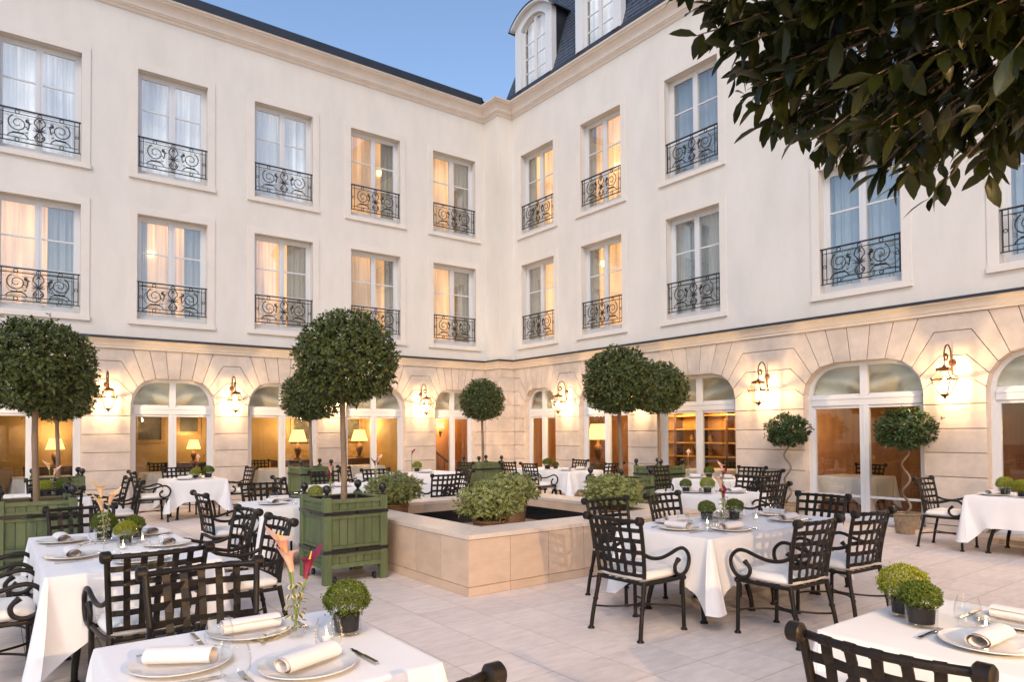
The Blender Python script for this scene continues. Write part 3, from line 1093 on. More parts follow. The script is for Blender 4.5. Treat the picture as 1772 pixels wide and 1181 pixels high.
# ---- arched French windows
def contour(a, inset, n=5):
    pts = [(-a, zk(2.0), 0)] + [(-a * x, zk(z), 0) for x, z in IN] + [(a * x, zk(z), 0) for x, z in reversed(IN)] + [(a, zk(2.0), 0)]
    c = cr(pts, n)
    pl = [(-a, .0)] + [(p.x, p.y) for p in c] + [(a, .0)]
    out = shrink(pl, inset)
    return [(x, max(z, 0.0)) if 0 < i < len(out) - 1 else (x, 0.0) for i, (x, z) in enumerate(out)]


def swag_mesh(a, s):
    mb = MB()
    v, f = [], []
    nx, nz = 20, 26
    z0, z1 = zk(2.16), zk(2.79)
    for i in range(nx + 1):
        for j in range(nz + 1):
            u, w = i / nx, j / nz
            x = s * (.0 + a * u)
            sag = .10 * math.sin(math.pi * u)
            z = z0 + (z1 - z0) * w - sag * (1 - w) * .6
            y = .36 + .07 * math.sin((w * 5.0 + (1.3 - u) * 2.2 * (1 - w)) * 3.2) + .03 * math.sin(u * 7 - w * 6)
            v.append((x, y, z))
    for i in range(nx):
        for j in range(nz):
            q = i * (nz + 1) + j
            f.append((q, q + nz + 1, q + nz + 2, q + 1))
    return mb.add(v, f)


DOORS = {}


def door(side, c, a, idx):
    if a not in DOORS:
        F = MB()
        o, i_ = contour(a, -.03), contour(a, .07)
        n = len(o)
        v, f = [], []
        for y in (.17, .245):
            v += [(x, y, z) for x, z in o] + [(x, y, z) for x, z in i_]
        for k in range(n - 1):
            f += [(k, k + 1, n + k + 1, n + k), (2 * n + k, 3 * n + k, 3 * n + k + 1, 2 * n + k + 1), (n + k, n + k + 1, 3 * n + k + 1, 3 * n + k)]
        F.add(v, f)
        zt0, zt1 = zk(2.045), zk(2.195)
        iw = a - .071
        F.box(-iw, iw, .155, .242, zt0, zt1)
        F.box(-iw, iw, .145, .154, zt1 - .045, zt1 - .012)
        F.box(-.075, .075, .158, .242, .10, zt0 - .001); F.box(-.062, .062, .16, .242, zt1 + .001, zk(2.74))
        F.box(-.009, .009, .148, .1575, .10, zt0 - .002)
        F.box(-iw, iw, .12, .243, .0, .10)
        for s in (-1, 1):
            x0, x1 = sorted((s * .075, s * iw))
            F.box(x0, x1, .18, .235, .101, .16); F.box(x0, x1, .18, .235, zt0 - .05, zt0 - .002)
            xs = sorted((s * iw, s * (iw - .05)))
            F.box(xs[0], xs[1], .18, .235, .161, zt0 - .051)
            F.box(x0, x1, .185, .23, .455, .495)
            F.box(x0, x1, .18, .235, zt1 + .001, zt1 + .045)
        fm = F.mesh('french_window'); fm.materials.append(M['white'])
        parts = []
        for s in (-1, 1):
            x0, x1 = sorted((s * .075, s * (iw - .05)))
            for q0, q1 in ((.161, .455), (.495, zt0 - .051)):
                pm = MB().box(x0, x1, .204, .21, q0, q1).mesh('pane'); pm.materials.append(M['pane_low']); parts.append(pm)
            ic = [p for p in contour(a, .065) if p[0] * s > .062 and p[1] > zt1 + .05]
            ic = sorted(ic)
            poly = [(ic[0][0], zt1 + .045)] + ic + [(ic[-1][0], zt1 + .045)]
            pm = MB().prism(poly, .204, .21).mesh('pane'); pm.materials.append(M['pane_low']); parts.append(pm)
        sw = []
        for s in (-1, 1):
            q = swag_mesh(a, s).mesh('swag_curtain', 80, False); q.materials.append(M['swag']); sw.append(q)
        DOORS[a] = (fm, parts, sw)
    fm, parts, sw = DOORS[a]
    w = obj('french_window', fm, None, hotel)
    (on_left if side == 'L' else on_right)(w, c, .0)
    for p in parts: obj('pane', p, None, w)
    for p in sw: obj('swag_curtain', p, None, w)


for i, (c, a) in enumerate(LA): door('L', c, a, i)
for i, (c, a) in enumerate(RA): door('R', c, a, i)
# thresholds: a low step before the doors of the right wing, sill along the left
for c, a in RA[2:]:
    q = MB().bbox(-a - .12, a + .12, -.42, -.002, 0.0, .075, .008).build('door_step', 'coping', hotel)
    on_right(q, c, 0)
for c, a in LA + RA[:2]:
    q = MB().bbox(-a + .004, a - .004, -.03, .118, 0.0, .07, .008).build('threshold', 'coping', hotel)
    (on_left if (c, a) in LA else on_right)(q, c, 0)

# ------------------------------------------------------------------ rooms behind the arches
def room(name, x0, x1, y0, y1, z1, wallm, open_side):
    f = MB().add([(x0, y0, .001), (x1, y0, .001), (x1, y1, .001), (x0, y1, .001)], [(0, 1, 2, 3)])
    tag(f.build(name + '_floor', 'roomfloor', fix=False), kind='structure')
    c = MB().add([(x0, y0, z1), (x1, y0, z1), (x1, y1, z1), (x0, y1, z1)], [(3, 2, 1, 0)])
    tag(c.build(name + '_ceiling', 'roomwall', fix=False), kind='structure')
    w = MB()
    if open_side != 'x0': w.add([(x0, y0, 0), (x0, y1, 0), (x0, y1, z1), (x0, y0, z1)], [(0, 1, 2, 3)])
    if open_side != 'y0': w.add([(x0, y0, 0), (x1, y0, 0), (x1, y0, z1), (x0, y0, z1)], [(0, 1, 2, 3)])
    w.add([(x1, y0, 0), (x1, y1, 0), (x1, y1, z1), (x1, y0, z1)], [(0, 1, 2, 3)])
    w.add([(x0, y1, 0), (x1, y1, 0), (x1, y1, z1), (x0, y1, z1)], [(0, 1, 2, 3)])
    tag(w.build(name + '_wall', wallm, fix=False), kind='structure')


room('dining_room', -3.2, 9.0, YW + .251, 19.3, 3.35, 'roomwall', 'y0')
room('stair_hall', 9.05, 12.6, YW + .251, 18.4, 3.35, 'panel', 'y0')
room('bar_room', XW + .251, 14.9, -3.0, 15.9, 3.35, 'panel', 'x0')


def table_lamp(name, loc, sc, label, watts):
    t = thing(name, label, 'lamp', loc, 0, 'lit table lamps indoors')
    t.scale = (sc,) * 3
    MB().lathe([(.09, 0), (.09, .02), (.03, .05), (.05, .12), (.085, .22), (.07, .30), (.025, .34), (.02, .40), (.012, .52)], 16).build('lamp_base', 'wood', t, 50)
    MB().lathe([(.21, .42), (.13, .70)], 20, cap=False).build('lamp_shade', 'shade', t, 60, fix=False)
    b = MB().ball((0, 0, .52), .03).build('bulb', 'bulb', t, 60)
    l = bpy.data.lights.new('lamp_light', 'POINT'); l.energy = watts; l.color = (1.0, .68, .36); l.shadow_soft_size = .12
    lo = bpy.data.objects.new('lamp_light', l); col.objects.link(lo); lo.parent = t; lo.location = (0, 0, .80)


def console(name, loc, w, d, h_, label, rz=0):
    t = thing(name, label, 'furniture', loc, rz)
    MB().bbox(-w / 2, w / 2, -d / 2, d / 2, h_ - .05, h_, .008).build('top', 'wood', t)
    MB().box(-w / 2 + .02, w / 2 - .02, -d / 2 + .02, d / 2 - .02, h_ - .28, h_ - .051).build('drawer_case', 'wood', t)
    for sx in (-1, 1):
        for sy in (-1, 1):
            MB().box(sx * (w / 2 - .06) - .025, sx * (w / 2 - .06) + .025, sy * (d / 2 - .05) - .025, sy * (d / 2 - .05) + .025, 0, h_ - .281).build('leg', 'wood', t)


def painting(loc, rz, w, h_, label):
    t = thing('framed_painting', label, 'painting', loc, rz, 'framed paintings indoors')
    f = MB()
    b = .09
    f.box(-w / 2, w / 2, -.04, 0, -h_ / 2, -h_ / 2 + b).box(-w / 2, w / 2, -.04, 0, h_ / 2 - b, h_ / 2)
    f.box(-w / 2, -w / 2 + b, -.04, 0, -h_ / 2 + b, h_ / 2 - b).box(w / 2 - b, w / 2, -.04, 0, -h_ / 2 + b, h_ / 2 - b)
    f.build('frame', 'gold', t)
    MB().box(-w / 2 + b, w / 2 - b, -.015, -.002, -h_ / 2 + b, h_ / 2 - b).build('canvas', 'paint1', t)


for i, (x, lb) in enumerate(((6.70, 'lit table lamp with yellow shade seen through the third arched window'),
                             (8.5, 'lit table lamp with yellow shade seen through the fourth arched window'))):
    x = min(x, 8.6)
    console('console_table', (x, 18.6, 0), 1.3, .5, .92, ['dark wood console table inside the third arched window', 'dark wood console table inside the fourth arched window'][i])
    table_lamp('table_lamp', (x, 18.55, .92), 1.15, lb, LAMP_W)
table_lamp('table_lamp', (4.1, 18.7, .92), .8, 'small lit table lamp inside the second arched window', LAMP_W * .5)
console('console_table', (4.1, 18.7, 0), 1.3, .5, .92, 'dark wood console table inside the second arched window')
table_lamp('table_lamp', (1.2, 18.8, .92), .9, 'small lit table lamp inside the first arched window', LAMP_W * .5)
console('console_table', (1.2, 18.8, 0), 1.2, .5, .92, 'dark wood console table inside the first arched window')
for x, z, w, h_, lb in ((3.2, 1.95, .7, 1.1, 'large dark framed painting inside the second arched window'), (4.1, 2.0, .6, .8, 'smaller framed painting inside the second arched window'),
                        (7.1, 1.75, .7, .75, 'gilt framed painting behind the lamp in the third arched window'), (8.55, 1.75, .7, .75, 'gilt framed painting behind the lamp in the fourth arched window'),
                        (2.0, 1.9, .8, 1.2, 'tall framed painting inside the first arched window')):
    painting((x, 19.28, z), 0, w, h_, lb)
# stair hall: lit sconce lamp and handrail
st = thing('staircase_rail', 'dark handrail of the staircase inside the corner arched window', 'handrail', (10.3, 17.6, 0))
MB().tube([(-.9, 0, 1.35), (-.1, 0, 1.25), (1.0, 0, .45)], .03, 8).build('rail', 'wood', st)
for k_ in range(9):
    x = -.85 + k_ * .22
    zt = 1.35 - .12 * (x + .9) if x < -.1 else 1.25 - .727 * (x + .1)
    MB().tube([(x, 0, 0), (x, 0, zt)], .012, 6).build('baluster', 'wood', st)
table_lamp('table_lamp', (10.9, 18.05, 1.5), .6, 'wall lamp lighting the staircase inside the corner arched window', LAMP_W * 1.8)
# bar room: tall lamp, lit display shelves
table_lamp('table_lamp', (13.2, 13.62, .78), 1.5, 'tall table lamp with golden shade inside the right wing', LAMP_W)
console('console_table', (13.2, 13.62, 0), .6, .6, .78, 'small round dark wood side table under the tall lamp')
sh = thing('display_shelf', 'golden backlit display shelves inside the third arch of the right wing', 'shelf', (14.6, 11.2, 0), -math.pi / 2)
MB().box(-1.6, 1.6, .12, .16, .4, 2.35).build('back_panel', 'bookgold', sh)
for z in (.4, .95, 1.3, 1.65, 2.0, 2.35):
    MB().box(-1.6, 1.6, -.15, .119, z, z + .035).build('shelf_board', 'bookgold', sh)
for x in (-1.6, -.8, 0, .8, 1.6):
    MB().box(x - .03, x + .03, -.16, .118, .0, 2.4).build('upright', 'wood', sh)
for k_ in range(12):
    x, z = -1.45 + (k_ % 6) * .55, (.985, 1.335)[k_ // 6]
    b = MB().lathe([(.05, 0), (.07, .06), (.06, .16), (.025, .2), (.03, .24)], 10).build('ornament', 'gold', sh, 50, loc=(x, 0, z))
for y in (10.4, 11.8):
    l = bpy.data.lights.new('shelf_light', 'POINT'); l.energy = LAMP_W * .7; l.color = (1, .62, .25); l.shadow_soft_size = .1
    lo = bpy.data.objects.new('shelf_light', l); col.objects.link(lo); lo.location = (14.15, y, 2.15)
table_lamp('table_lamp', (14.3, 9.1, .8), 1.0, 'added unseen table lamp indoors behind the pier between the widest right arches', LAMP_W * .8)  # lamp added out of sight to light the room
console('console_table', (14.3, 9.1, 0), .8, .5, .8, 'dark wood sideboard indoors behind the pier between the widest right arches')
table_lamp('table_lamp', (14.3, 2.6, .8), 1.0, 'added unseen table lamp inside the fifth arch of the right wing', LAMP_W * .6)  # extra lamp added out of view to brighten the bar room
console('console_table', (14.3, 2.6, 0), 1.4, .5, .8, 'dark wood sideboard inside the fifth arch of the right wing')


# ------------------------------------------------------------------ wall lanterns
def make_lantern():
    t = thing('wall_lantern', 'x', 'lantern', (0, 0, 0), 0, 'lit wall lanterns on the stone piers')
    dy = -.30
    MB().lathe([(.055, 0), (.055, -.012), (.03, -.03), (.012, -.06)], 14, (0, 0, .30), 'y').build('backplate', 'copper', t, 50)
    a = MB()
    a.tube(cr([(0, -.02, .12), (0, -.035, .22), (0, -.045, .30), (0, -.05, .42), (0, -.075, .51), (0, -.135, .565), (0, -.21, .56), (0, -.275, .50), (0, -.30, .42), (0, -.275, .345),
               (0, -.21, .335), (0, -.18, .38), (0, -.20, .42), (0, -.235, .42)], 4), .0115, 8)
    a.ball((0, -.235, .42), .02, 8)
    a.tube([(0, dy, .43), (0, dy, .245)], .009, 8)
    a.ball((0, -.02, .12), .022, 8)
    a.build('arm', 'copper', t, 60)
    c = MB()
    zb, zm, zt = -.19, .03, .17
    wb, wm, wt = .055, .135, .075
    for sx in (-1, 1):
        for sy in (-1, 1):
            c.tube([(sx * wb, dy + sy * wb, zb), (sx * wm * .93, dy + sy * wm * .93, zm - .012)], .0085, 6)
            c.tube([(sx * wm * .9, dy + sy * wm * .9, zm + .02), (sx * wt, dy + sy * wt, zt)], .0075, 6)
            c.ball((sx * wm, dy + sy * wm, zm + .02), .014, 6)
    for w_, z0, z1 in ((wm, zm - .012, zm + .014), (wt + .006, zt - .006, zt + .006), (wb + .006, zb - .008, zb + .006)):
        ii = w_ - .016
        c.box(-w_, w_, dy - w_, dy - ii, z0, z1).box(-w_, w_, dy + ii, dy + w_, z0, z1).box(-w_, -ii, dy - ii, dy + ii, z0, z1).box(ii, w_, dy - ii, dy + ii, z0, z1)
    c.build('cage', 'copper', t, 45)
    q = MB()
    v = []
    for w_, z in ((wt + .022, zt + .007), (wt + .01, zt + .03), (.02, zt + .06), (.014, zt + .085)):
        v += [(-w_, dy - w_, z), (w_, dy - w_, z), (w_, dy + w_, z), (-w_, dy + w_, z)]
    f = [(3, 2, 1, 0), (12, 13, 14, 15)] + [(r_ * 4 + i, r_ * 4 + (i + 1) % 4, r_ * 4 + 4 + (i + 1) % 4, r_ * 4 + 4 + i) for r_ in range(3) for i in range(4)]
    q.add(v, f).build('roof_cap', 'copper', t)
    MB().lathe([(wb + .004, zb - .009), (.04, zb - .03), (.02, zb - .04), (.024, zb - .055), (.001, zb - .07)], 12, (0, dy, 0)).build('finial', 'copper', t, 50)
    for k_ in range(4):
        for (w0, z0, w1, z1) in ((wb * .97, zb + .008, wm * .9, zm - .014), (wm * .86, zm + .016, wt * .97, zt - .008)):
            p = [(-w0, -w0, z0), (w0, -w0, z0), (w1, -w1, z1), (-w1, -w1, z1)]
            rr = Matrix.Rotation(k_ * math.pi / 2, 3, 'Z')
            v = [rr @ Vector(p_) + Vector((0, dy, 0)) for p_ in p]
            MB().add(v, [(0, 1, 2, 3)]).build('pane', 'lantern_glass', t, fix=False)
    MB().lathe([(.016, -.10), (.026, -.07), (.045, -.01), (.040, .05), (.02, .085), (.002, .095)], 14, (0, dy, -.03)).build('bulb', 'bulb', t, 60)
    l = bpy.data.lights.new('lantern_light', 'POINT'); l.energy = LANTERN_W; l.color = (1.0, .66, .34); l.shadow_soft_size = .022
    lo = bpy.data.objects.new('lantern_light', l); col.objects.link(lo); lo.parent = t; lo.location = (0, dy, -.01)
    return t


lan = make_lantern()
ZL = 2.34
for x, lb in ((-.62, 'lit wall lantern at the left edge of the left wing'), (1.90, 'lit copper wall lantern beside the left topiary tree'), (4.35, 'lit copper wall lantern right of the second arched window'),
              (6.72, 'lit wall lantern hidden behind the tall topiary tree'), (9.19, 'lit wall lantern left of the corner arched window')):
    place(lan, (x, YW, ZL), 0, lb)
for y, lb in ((13.3, 'lit wall lantern nearest the courtyard corner on the right wing'), (10.75, 'lit wall lantern behind the right pair of topiary trees'),
              (7.57, 'lit wall lantern between the two widest arches of the right wing'), (4.40, 'rightmost lit wall lantern above the spiral stemmed trees'), (1.5, 'lit wall lantern past the right edge of the view')):
    place(lan, (XW, y, ZL), -math.pi / 2, lb)

# unseen low wall added behind the viewpoint; its lanterns warm the fountain
opp = thing('added_lantern_wall', 'added unseen low stone wall carrying lanterns behind the viewpoint', 'building', (0, -3.0, 0))
MB().box(-3.2, 11.8, -.3, 0, 0, 3.0).build('wall', 'stone', opp)
MB().box(-3.2, 11.8, -.3, .12, 3.001, 3.15).build('cornice', 'cornice', opp)
for x in (-1.2, .9, 5.6):
    l_ = place(lan, (x, -3.0, ZL), math.pi, {-1.2: 'left', .9: 'middle', 5.6: 'right'}[x] + ' added lantern on the unseen low wall behind the viewpoint')
    for ch in l_.children:
        if ch.type == 'LIGHT':
            ch.data = ch.data.copy(); ch.data.energy = LANTERN_W * (26.0 if x == .9 else 2.0)  # middle lantern boosted to throw warm light on the fountain
#--PART2--
# ------------------------------------------------------------------ fountain basin
FX0, FX1, FY0, FY1, FZ, CW = 3.77, 7.36, 5.72, 9.42, .605, .47
fo = thing('stone_fountain', 'square tiled stone fountain basin in the middle of the courtyard', 'fountain', (FX0, FY0, 0))
fw_, fd_ = FX1 - FX0, FY1 - FY0
core = MB()
for x0, x1, y0, y1 in ((.012, fw_ - .012, .012, CW - .012), (.012, fw_ - .012, fd_ - CW + .012, fd_ - .012), (.012, CW - .012, CW - .012, fd_ - CW + .012), (fw_ - CW + .012, fw_ - .012, CW - .012, fd_ - CW + .012)):
    core.box(x0, x1, y0, y1, 0, FZ - .05)
core.build('basin_core', 'grout', fo)
MB().box(.2, fw_ - .2, .2, fd_ - .2, 0.0, .03).build('basin_floor', 'water', fo)


def tile_run(n, length, y_or_x, axis, z0, z1, inner=False):
    w = length / n
    for i in range(n):
        a, b = i * w + .003, (i + 1) * w - .003
        if axis == 'x':
            MB().box(a, b, y_or_x - .006, y_or_x + .006, z0, z1).build('facing_tile', 'ftile', fo)
        else:
            MB().box(y_or_x - .006, y_or_x + .006, a, b, z0, z1).build('facing_tile', 'ftile', fo)


for z0, z1 in ((0.003, .090), (.096, FZ - .051)):
    for p in (.0055, fd_ - .0055): tile_run(7, fw_, p, 'x', z0, z1)
    for p in (.0055, fw_ - .0055): tile_run(7, fd_, p, 'y', z0, z1)
for z0, z1 in ((FZ - .16, FZ - .047),):
    n = 6
    for i in range(n):
        L_ = fw_ - 2 * CW; a, b = CW + L_ * i / n + .001, CW + L_ * (i + 1) / n - .001
        MB().box(a, b, CW - .012, CW, z0, z1).build('facing_tile', 'ftile', fo)
        MB().box(a, b, fd_ - CW, fd_ - CW + .012, z0, z1).build('facing_tile', 'ftile', fo)
        L_ = fd_ - 2 * CW; a, b = CW + L_ * i / n + .001, CW + L_ * (i + 1) / n - .001
        MB().box(CW - .012, CW, a, b, z0, z1).build('facing_tile', 'ftile', fo)
        MB().box(fw_ - CW, fw_ - CW + .012, a, b, z0, z1).build('facing_tile', 'ftile', fo)


def slab_poly(poly, z0, z1):
    p2 = shrink(poly, .0012); p3 = shrink(poly, .004)
    n = len(poly)
    v = [(x, y, z0) for x, y in p2] + [(x, y, z1 - .003) for x, y in p2] + [(x, y, z1) for x, y in p3]
    f = [tuple(range(n - 1, -1, -1)), tuple(range(2 * n, 3 * n))]
    for r_ in (0, n):
        f += [(r_ + i, r_ + (i + 1) % n, r_ + n + (i + 1) % n, r_ + n + i) for i in range(n)]
    MB().add(v, f).build('coping_slab', 'coping', fo)


ov = .006
for k_ in range(4):
    L_ = fw_ if k_ % 2 == 0 else fd_
    n = 4
    for i in range(n):
        a, b = L_ * i / n, L_ * (i + 1) / n
        po = [[a - (ov if i == 0 else 0), -ov], [b + (ov if i == n - 1 else 0), -ov], [b - (CW + ov if i == n - 1 else 0), CW + ov], [a + (CW + ov if i == 0 else 0), CW + ov]]
        T = {0: lambda p: (p[0], p[1]), 1: lambda p: (fw_ - p[1], p[0]), 2: lambda p: (fw_ - p[0], fd_ - p[1]), 3: lambda p: (p[1], fd_ - p[0])}[k_]
        slab_poly([T(p) for p in po], FZ - .045, FZ)
lin_ = MB()
for x0, x1, y0, y1 in ((CW - .011, fw_ - CW + .011, CW - .0115, CW - .001), (CW - .011, fw_ - CW + .011, fd_ - CW + .001, fd_ - CW + .0115), (CW - .0115, CW - .001, CW, fd_ - CW), (fw_ - CW + .001, fw_ - CW + .0115, CW, fd_ - CW)):
    lin_.box(x0, x1, y0, y1, .03, FZ - .162)
lin_.build('basin_liner', 'black', fo)
wt = MB().add([(FX0 + CW - .02, FY0 + CW - .02, .34), (FX1 - CW + .02, FY0 + CW - .02, .34), (FX1 - CW + .02, FY1 - CW + .02, .34), (FX0 + CW - .02, FY1 - CW + .02, .34)], [(0, 1, 2, 3)]).build('pool_water', 'water', fix=False)
tag(wt, 'dark still water in the fountain basin', kind='structure')


# ------------------------------------------------------------------ armchair
def make_chair():
    t = thing('iron_armchair', 'x', 'chair', (0, 0, 0), 0, 'black iron lattice armchairs')

    def back(x, z):
        """surface of the curved, raked backrest"""
        q = (z - .47) / .45
        hwz = .238 + .030 * q
        return Vector((x * hwz, -.205 - .075 * max(0, q) ** 1.5 - .055 * (1 - x * x) * (.5 + .5 * q), z))
    for s in (-1, 1):
        lg = MB()
        lg.tube(cr([(s * .262, -.285, 0.01), (s * .255, -.262, .16), (s * .243, -.225, .33), (s * .238, -.205, .445)], 4), [.017] * 9 + [.019, .020, .020, .019], 8)
        lg.lathe([(.028, 0), (.028, .008), (.018, .02)], 10, (s * .262, -.286, 0))
        lg.tube([(s * .25, -.245, .235), (s * .249, -.243, .25)], .022, 8)
        lg.build('leg', 'bronze', t, 50)
        lg = MB()
        lg.tube([(s * .258, .258, 0.01), (s * .256, .252, .25), (s * .254, .248, .425)], [.016, .016, .018], 8)
        lg.lathe([(.028, 0), (.028, .008), (.018, .02)], 10, (s * .258, .258, 0))
        lg.box(s * .254 - .012, s * .254 + .012, .224, .249, .29, .40)
        lg.ball((s * .254, .262, .425), .024, 8)
        lg.build('leg', 'bronze', t, 50)
        st_ = MB()
        pts = [back(s, .47 + .45 * i / 8) for i in range(9)]
        st_.tube(pts, .0165, 8)
        top = pts[-1]
        st_.lathe([(.012, -.030), (.026, -.028), (.035, -.020), (.035, .020), (.026, .028), (.012, .030)], 14, (top.x + s * .012, top.y - .022, top.z + .008), 'x')
        st_.build('back_post', 'bronze', t, 45)
        ar = MB()
        b0 = back(s, .665)
        ar.tube(cr([(b0.x, b0.y, b0.z), (s * .268, -.15, .630), (s * .278, -.05, .622), (s * .284, .06, .645), (s * .287, .15, .672), (s * .288, .225, .668), (s * .288, .285, .615),
                    (s * .287, .292, .545), (s * .286, .250, .478), (s * .285, .185, .458), (s * .284, .130, .482), (s * .284, .115, .532), (s * .284, .140, .572)], 4), .0155, 8)
        ar.tube([(s * .284, .135, .563), (s * .284, .165, .590)], [.016, .022], 8)
        ar.build('arm', 'bronze', t, 60)
        sr = MB()
        sr.tube(cr([(s * .256, .252, .185), (s * .14, .20, .19), (s * .04, .08, .195), (s * .02, 0, .195), (s * .04, -.08, .195), (s * .14, -.2, .19), (s * .252, -.258, .185)], 4), .0085, 6)
        sr.build('stretcher', 'bronze', t, 60)
    MB().tube([back(-1 + 2 * i / 12, .92) + Vector((0, 0, .004)) for i in range(13)], .0155, 8).build('top_rail', 'bronze', t, 60)
    ub = Vector((0, 0, 1))
    for k_, z in enumerate((.492, .585, .675, .765, .85)):
        pth = [back(-1 + 2 * i / 14, z) + Vector((0, .0035 * (1 if (i // 2 + k_) % 2 else -1), 0)) for i in range(15)]
        MB().ribbon(pth, (0, .1, 1), .034 if k_ else .028, .005).build('slat', 'bronze', t)
    for k_, x in enumerate((-.64, -.32, 0, .32, .64)):
        pth = [back(x, .487 + (.925 - .487) * i / 9) + Vector((0, .004 if (i + k_) % 2 else -.003, 0)) for i in range(10)]
        MB().ribbon(pth, (1, -.11 * x, 0), .036, .005).build('slat', 'bronze', t)
        MB().tube([back(x - .065, .921) + Vector((0, 0, .003)), back(x + .065, .921) + Vector((0, 0, .003))], .0185, 8).build('strap_wrap', 'bronze', t, 60)
    sf = MB()
    sf.tube([(-.235, -.205, .425), (.235, -.205, .425)], .013, 6).tube([(-.25, .245, .425), (.25, .245, .425)], .014, 6)
    for s in (-1, 1): sf.tube([(s * .238, -.205, .425), (s * .255, .02, .425), (s * .254, .245, .425)], .015, 6)
    sf.build('seat_frame', 'bronze', t, 60)
    for k_ in range(5):
        x = -.17 + k_ * .085
        MB().box(x - .017, x + .017, -.195, .232, .414, .42).build('seat_slat', 'bronze', t)
    # cushion
    n = 14
    v, f = [], []
    for sgn in (1, -1):
        for i in range(n + 1):
            for j in range(n + 1):
                u, w = -1 + 2 * i / n, -1 + 2 * j / n
                ex = (1 - abs(u) ** 5) * (1 - abs(w) ** 5)
                x = .246 * (u * (1 - .06 * w * w * abs(u)))
                y = .02 + .238 * (w * (1 - .06 * u * u * abs(w)))
                z = .472 + sgn * (.012 + (.036 if sgn > 0 else .028) * max(0, ex) ** .42) + .004 * noise.noise(Vector((x * 9, y * 9, sgn)))
                v.append((x, y, max(z, .434)))
    N1 = (n + 1) ** 2
    for i in range(n):
        for j in range(n):
            a = i * (n + 1) + j
            f.append((a, a + n + 1, a + n + 2, a + 1)); f.append((N1 + a, N1 + a + 1, N1 + a + n + 2, N1 + a + n + 1))
    for i in range(n):
        for a, b in (((i) * (n + 1), (i + 1) * (n + 1)), (i * (n + 1) + n, (i + 1) * (n + 1) + n), (i, i + 1), (n * (n + 1) + i, n * (n + 1) + i + 1)):
            f.append((a, b, N1 + b, N1 + a))
    MB().add(v, f).build('cushion', 'cushion', t, 80)
    return t


chair0 = make_chair()
FACE = {'+x': (-math.pi / 2, (1, 0)), '-x': (math.pi / 2, (-1, 0)), '+y': (0, (0, 1)), '-y': (math.pi, (0, -1))}
chair_n = [0]


def chair(bx, by, face, label, tw=0.0):
    """bx, by: where the top of the backrest stands"""
    rz, d = FACE[face]
    rr = random.Random(int(bx * 100 + by * 7))
    tw = tw or rr.uniform(-4, 4)
    place(chair0, (bx + d[0] * .27, by + d[1] * .27, 0), rz + R(tw), label)


# ------------------------------------------------------------------ tables and cloths
def perimeter(a, b, rc, n_side, n_c):
    """rounded rectangle, returns points with outward normals and distance (signed) to nearest corner"""
    out = []
    cs = [(a, -b, -90), (a, b, 0), (-a, b, 90), (-a, -b, 180)]
    for q, (cx, cy, a0) in enumerate(cs):
        sx, sy = (1 if cx > 0 else -1), (1 if cy > 0 else -1)
        ox, oy = cx - sx * rc, cy - sy * rc
        for i in range(n_c + 1):
            an = R(a0 + 90 * i / n_c)
            out.append((ox + rc * math.cos(an), oy + rc * math.sin(an), math.cos(an), math.sin(an), (i / n_c - .5) * .02))
        nx_, ny_, a1 = cs[(q + 1) % 4]
        p0 = out[-1]
        sx2, sy2 = (1 if nx_ > 0 else -1), (1 if ny_ > 0 else -1)
        an = R(a1)
        p1 = (nx_ - sx2 * rc + rc * math.cos(an), ny_ - sy2 * rc + rc * math.sin(an))
        L_ = math.hypot(p1[0] - p0[0], p1[1] - p0[1])
        for i in range(1, n_side):
            t = i / n_side
            t = t - .135 * math.sin(2 * math.pi * t)          # denser at the corners
            dist = min(t, 1 - t) * L_
            out.append((p0[0] + (p1[0] - p0[0]) * t, p0[1] + (p1[1] - p0[1]) * t, p0[2], p0[3], dist if t < .5 else -dist))
    return out


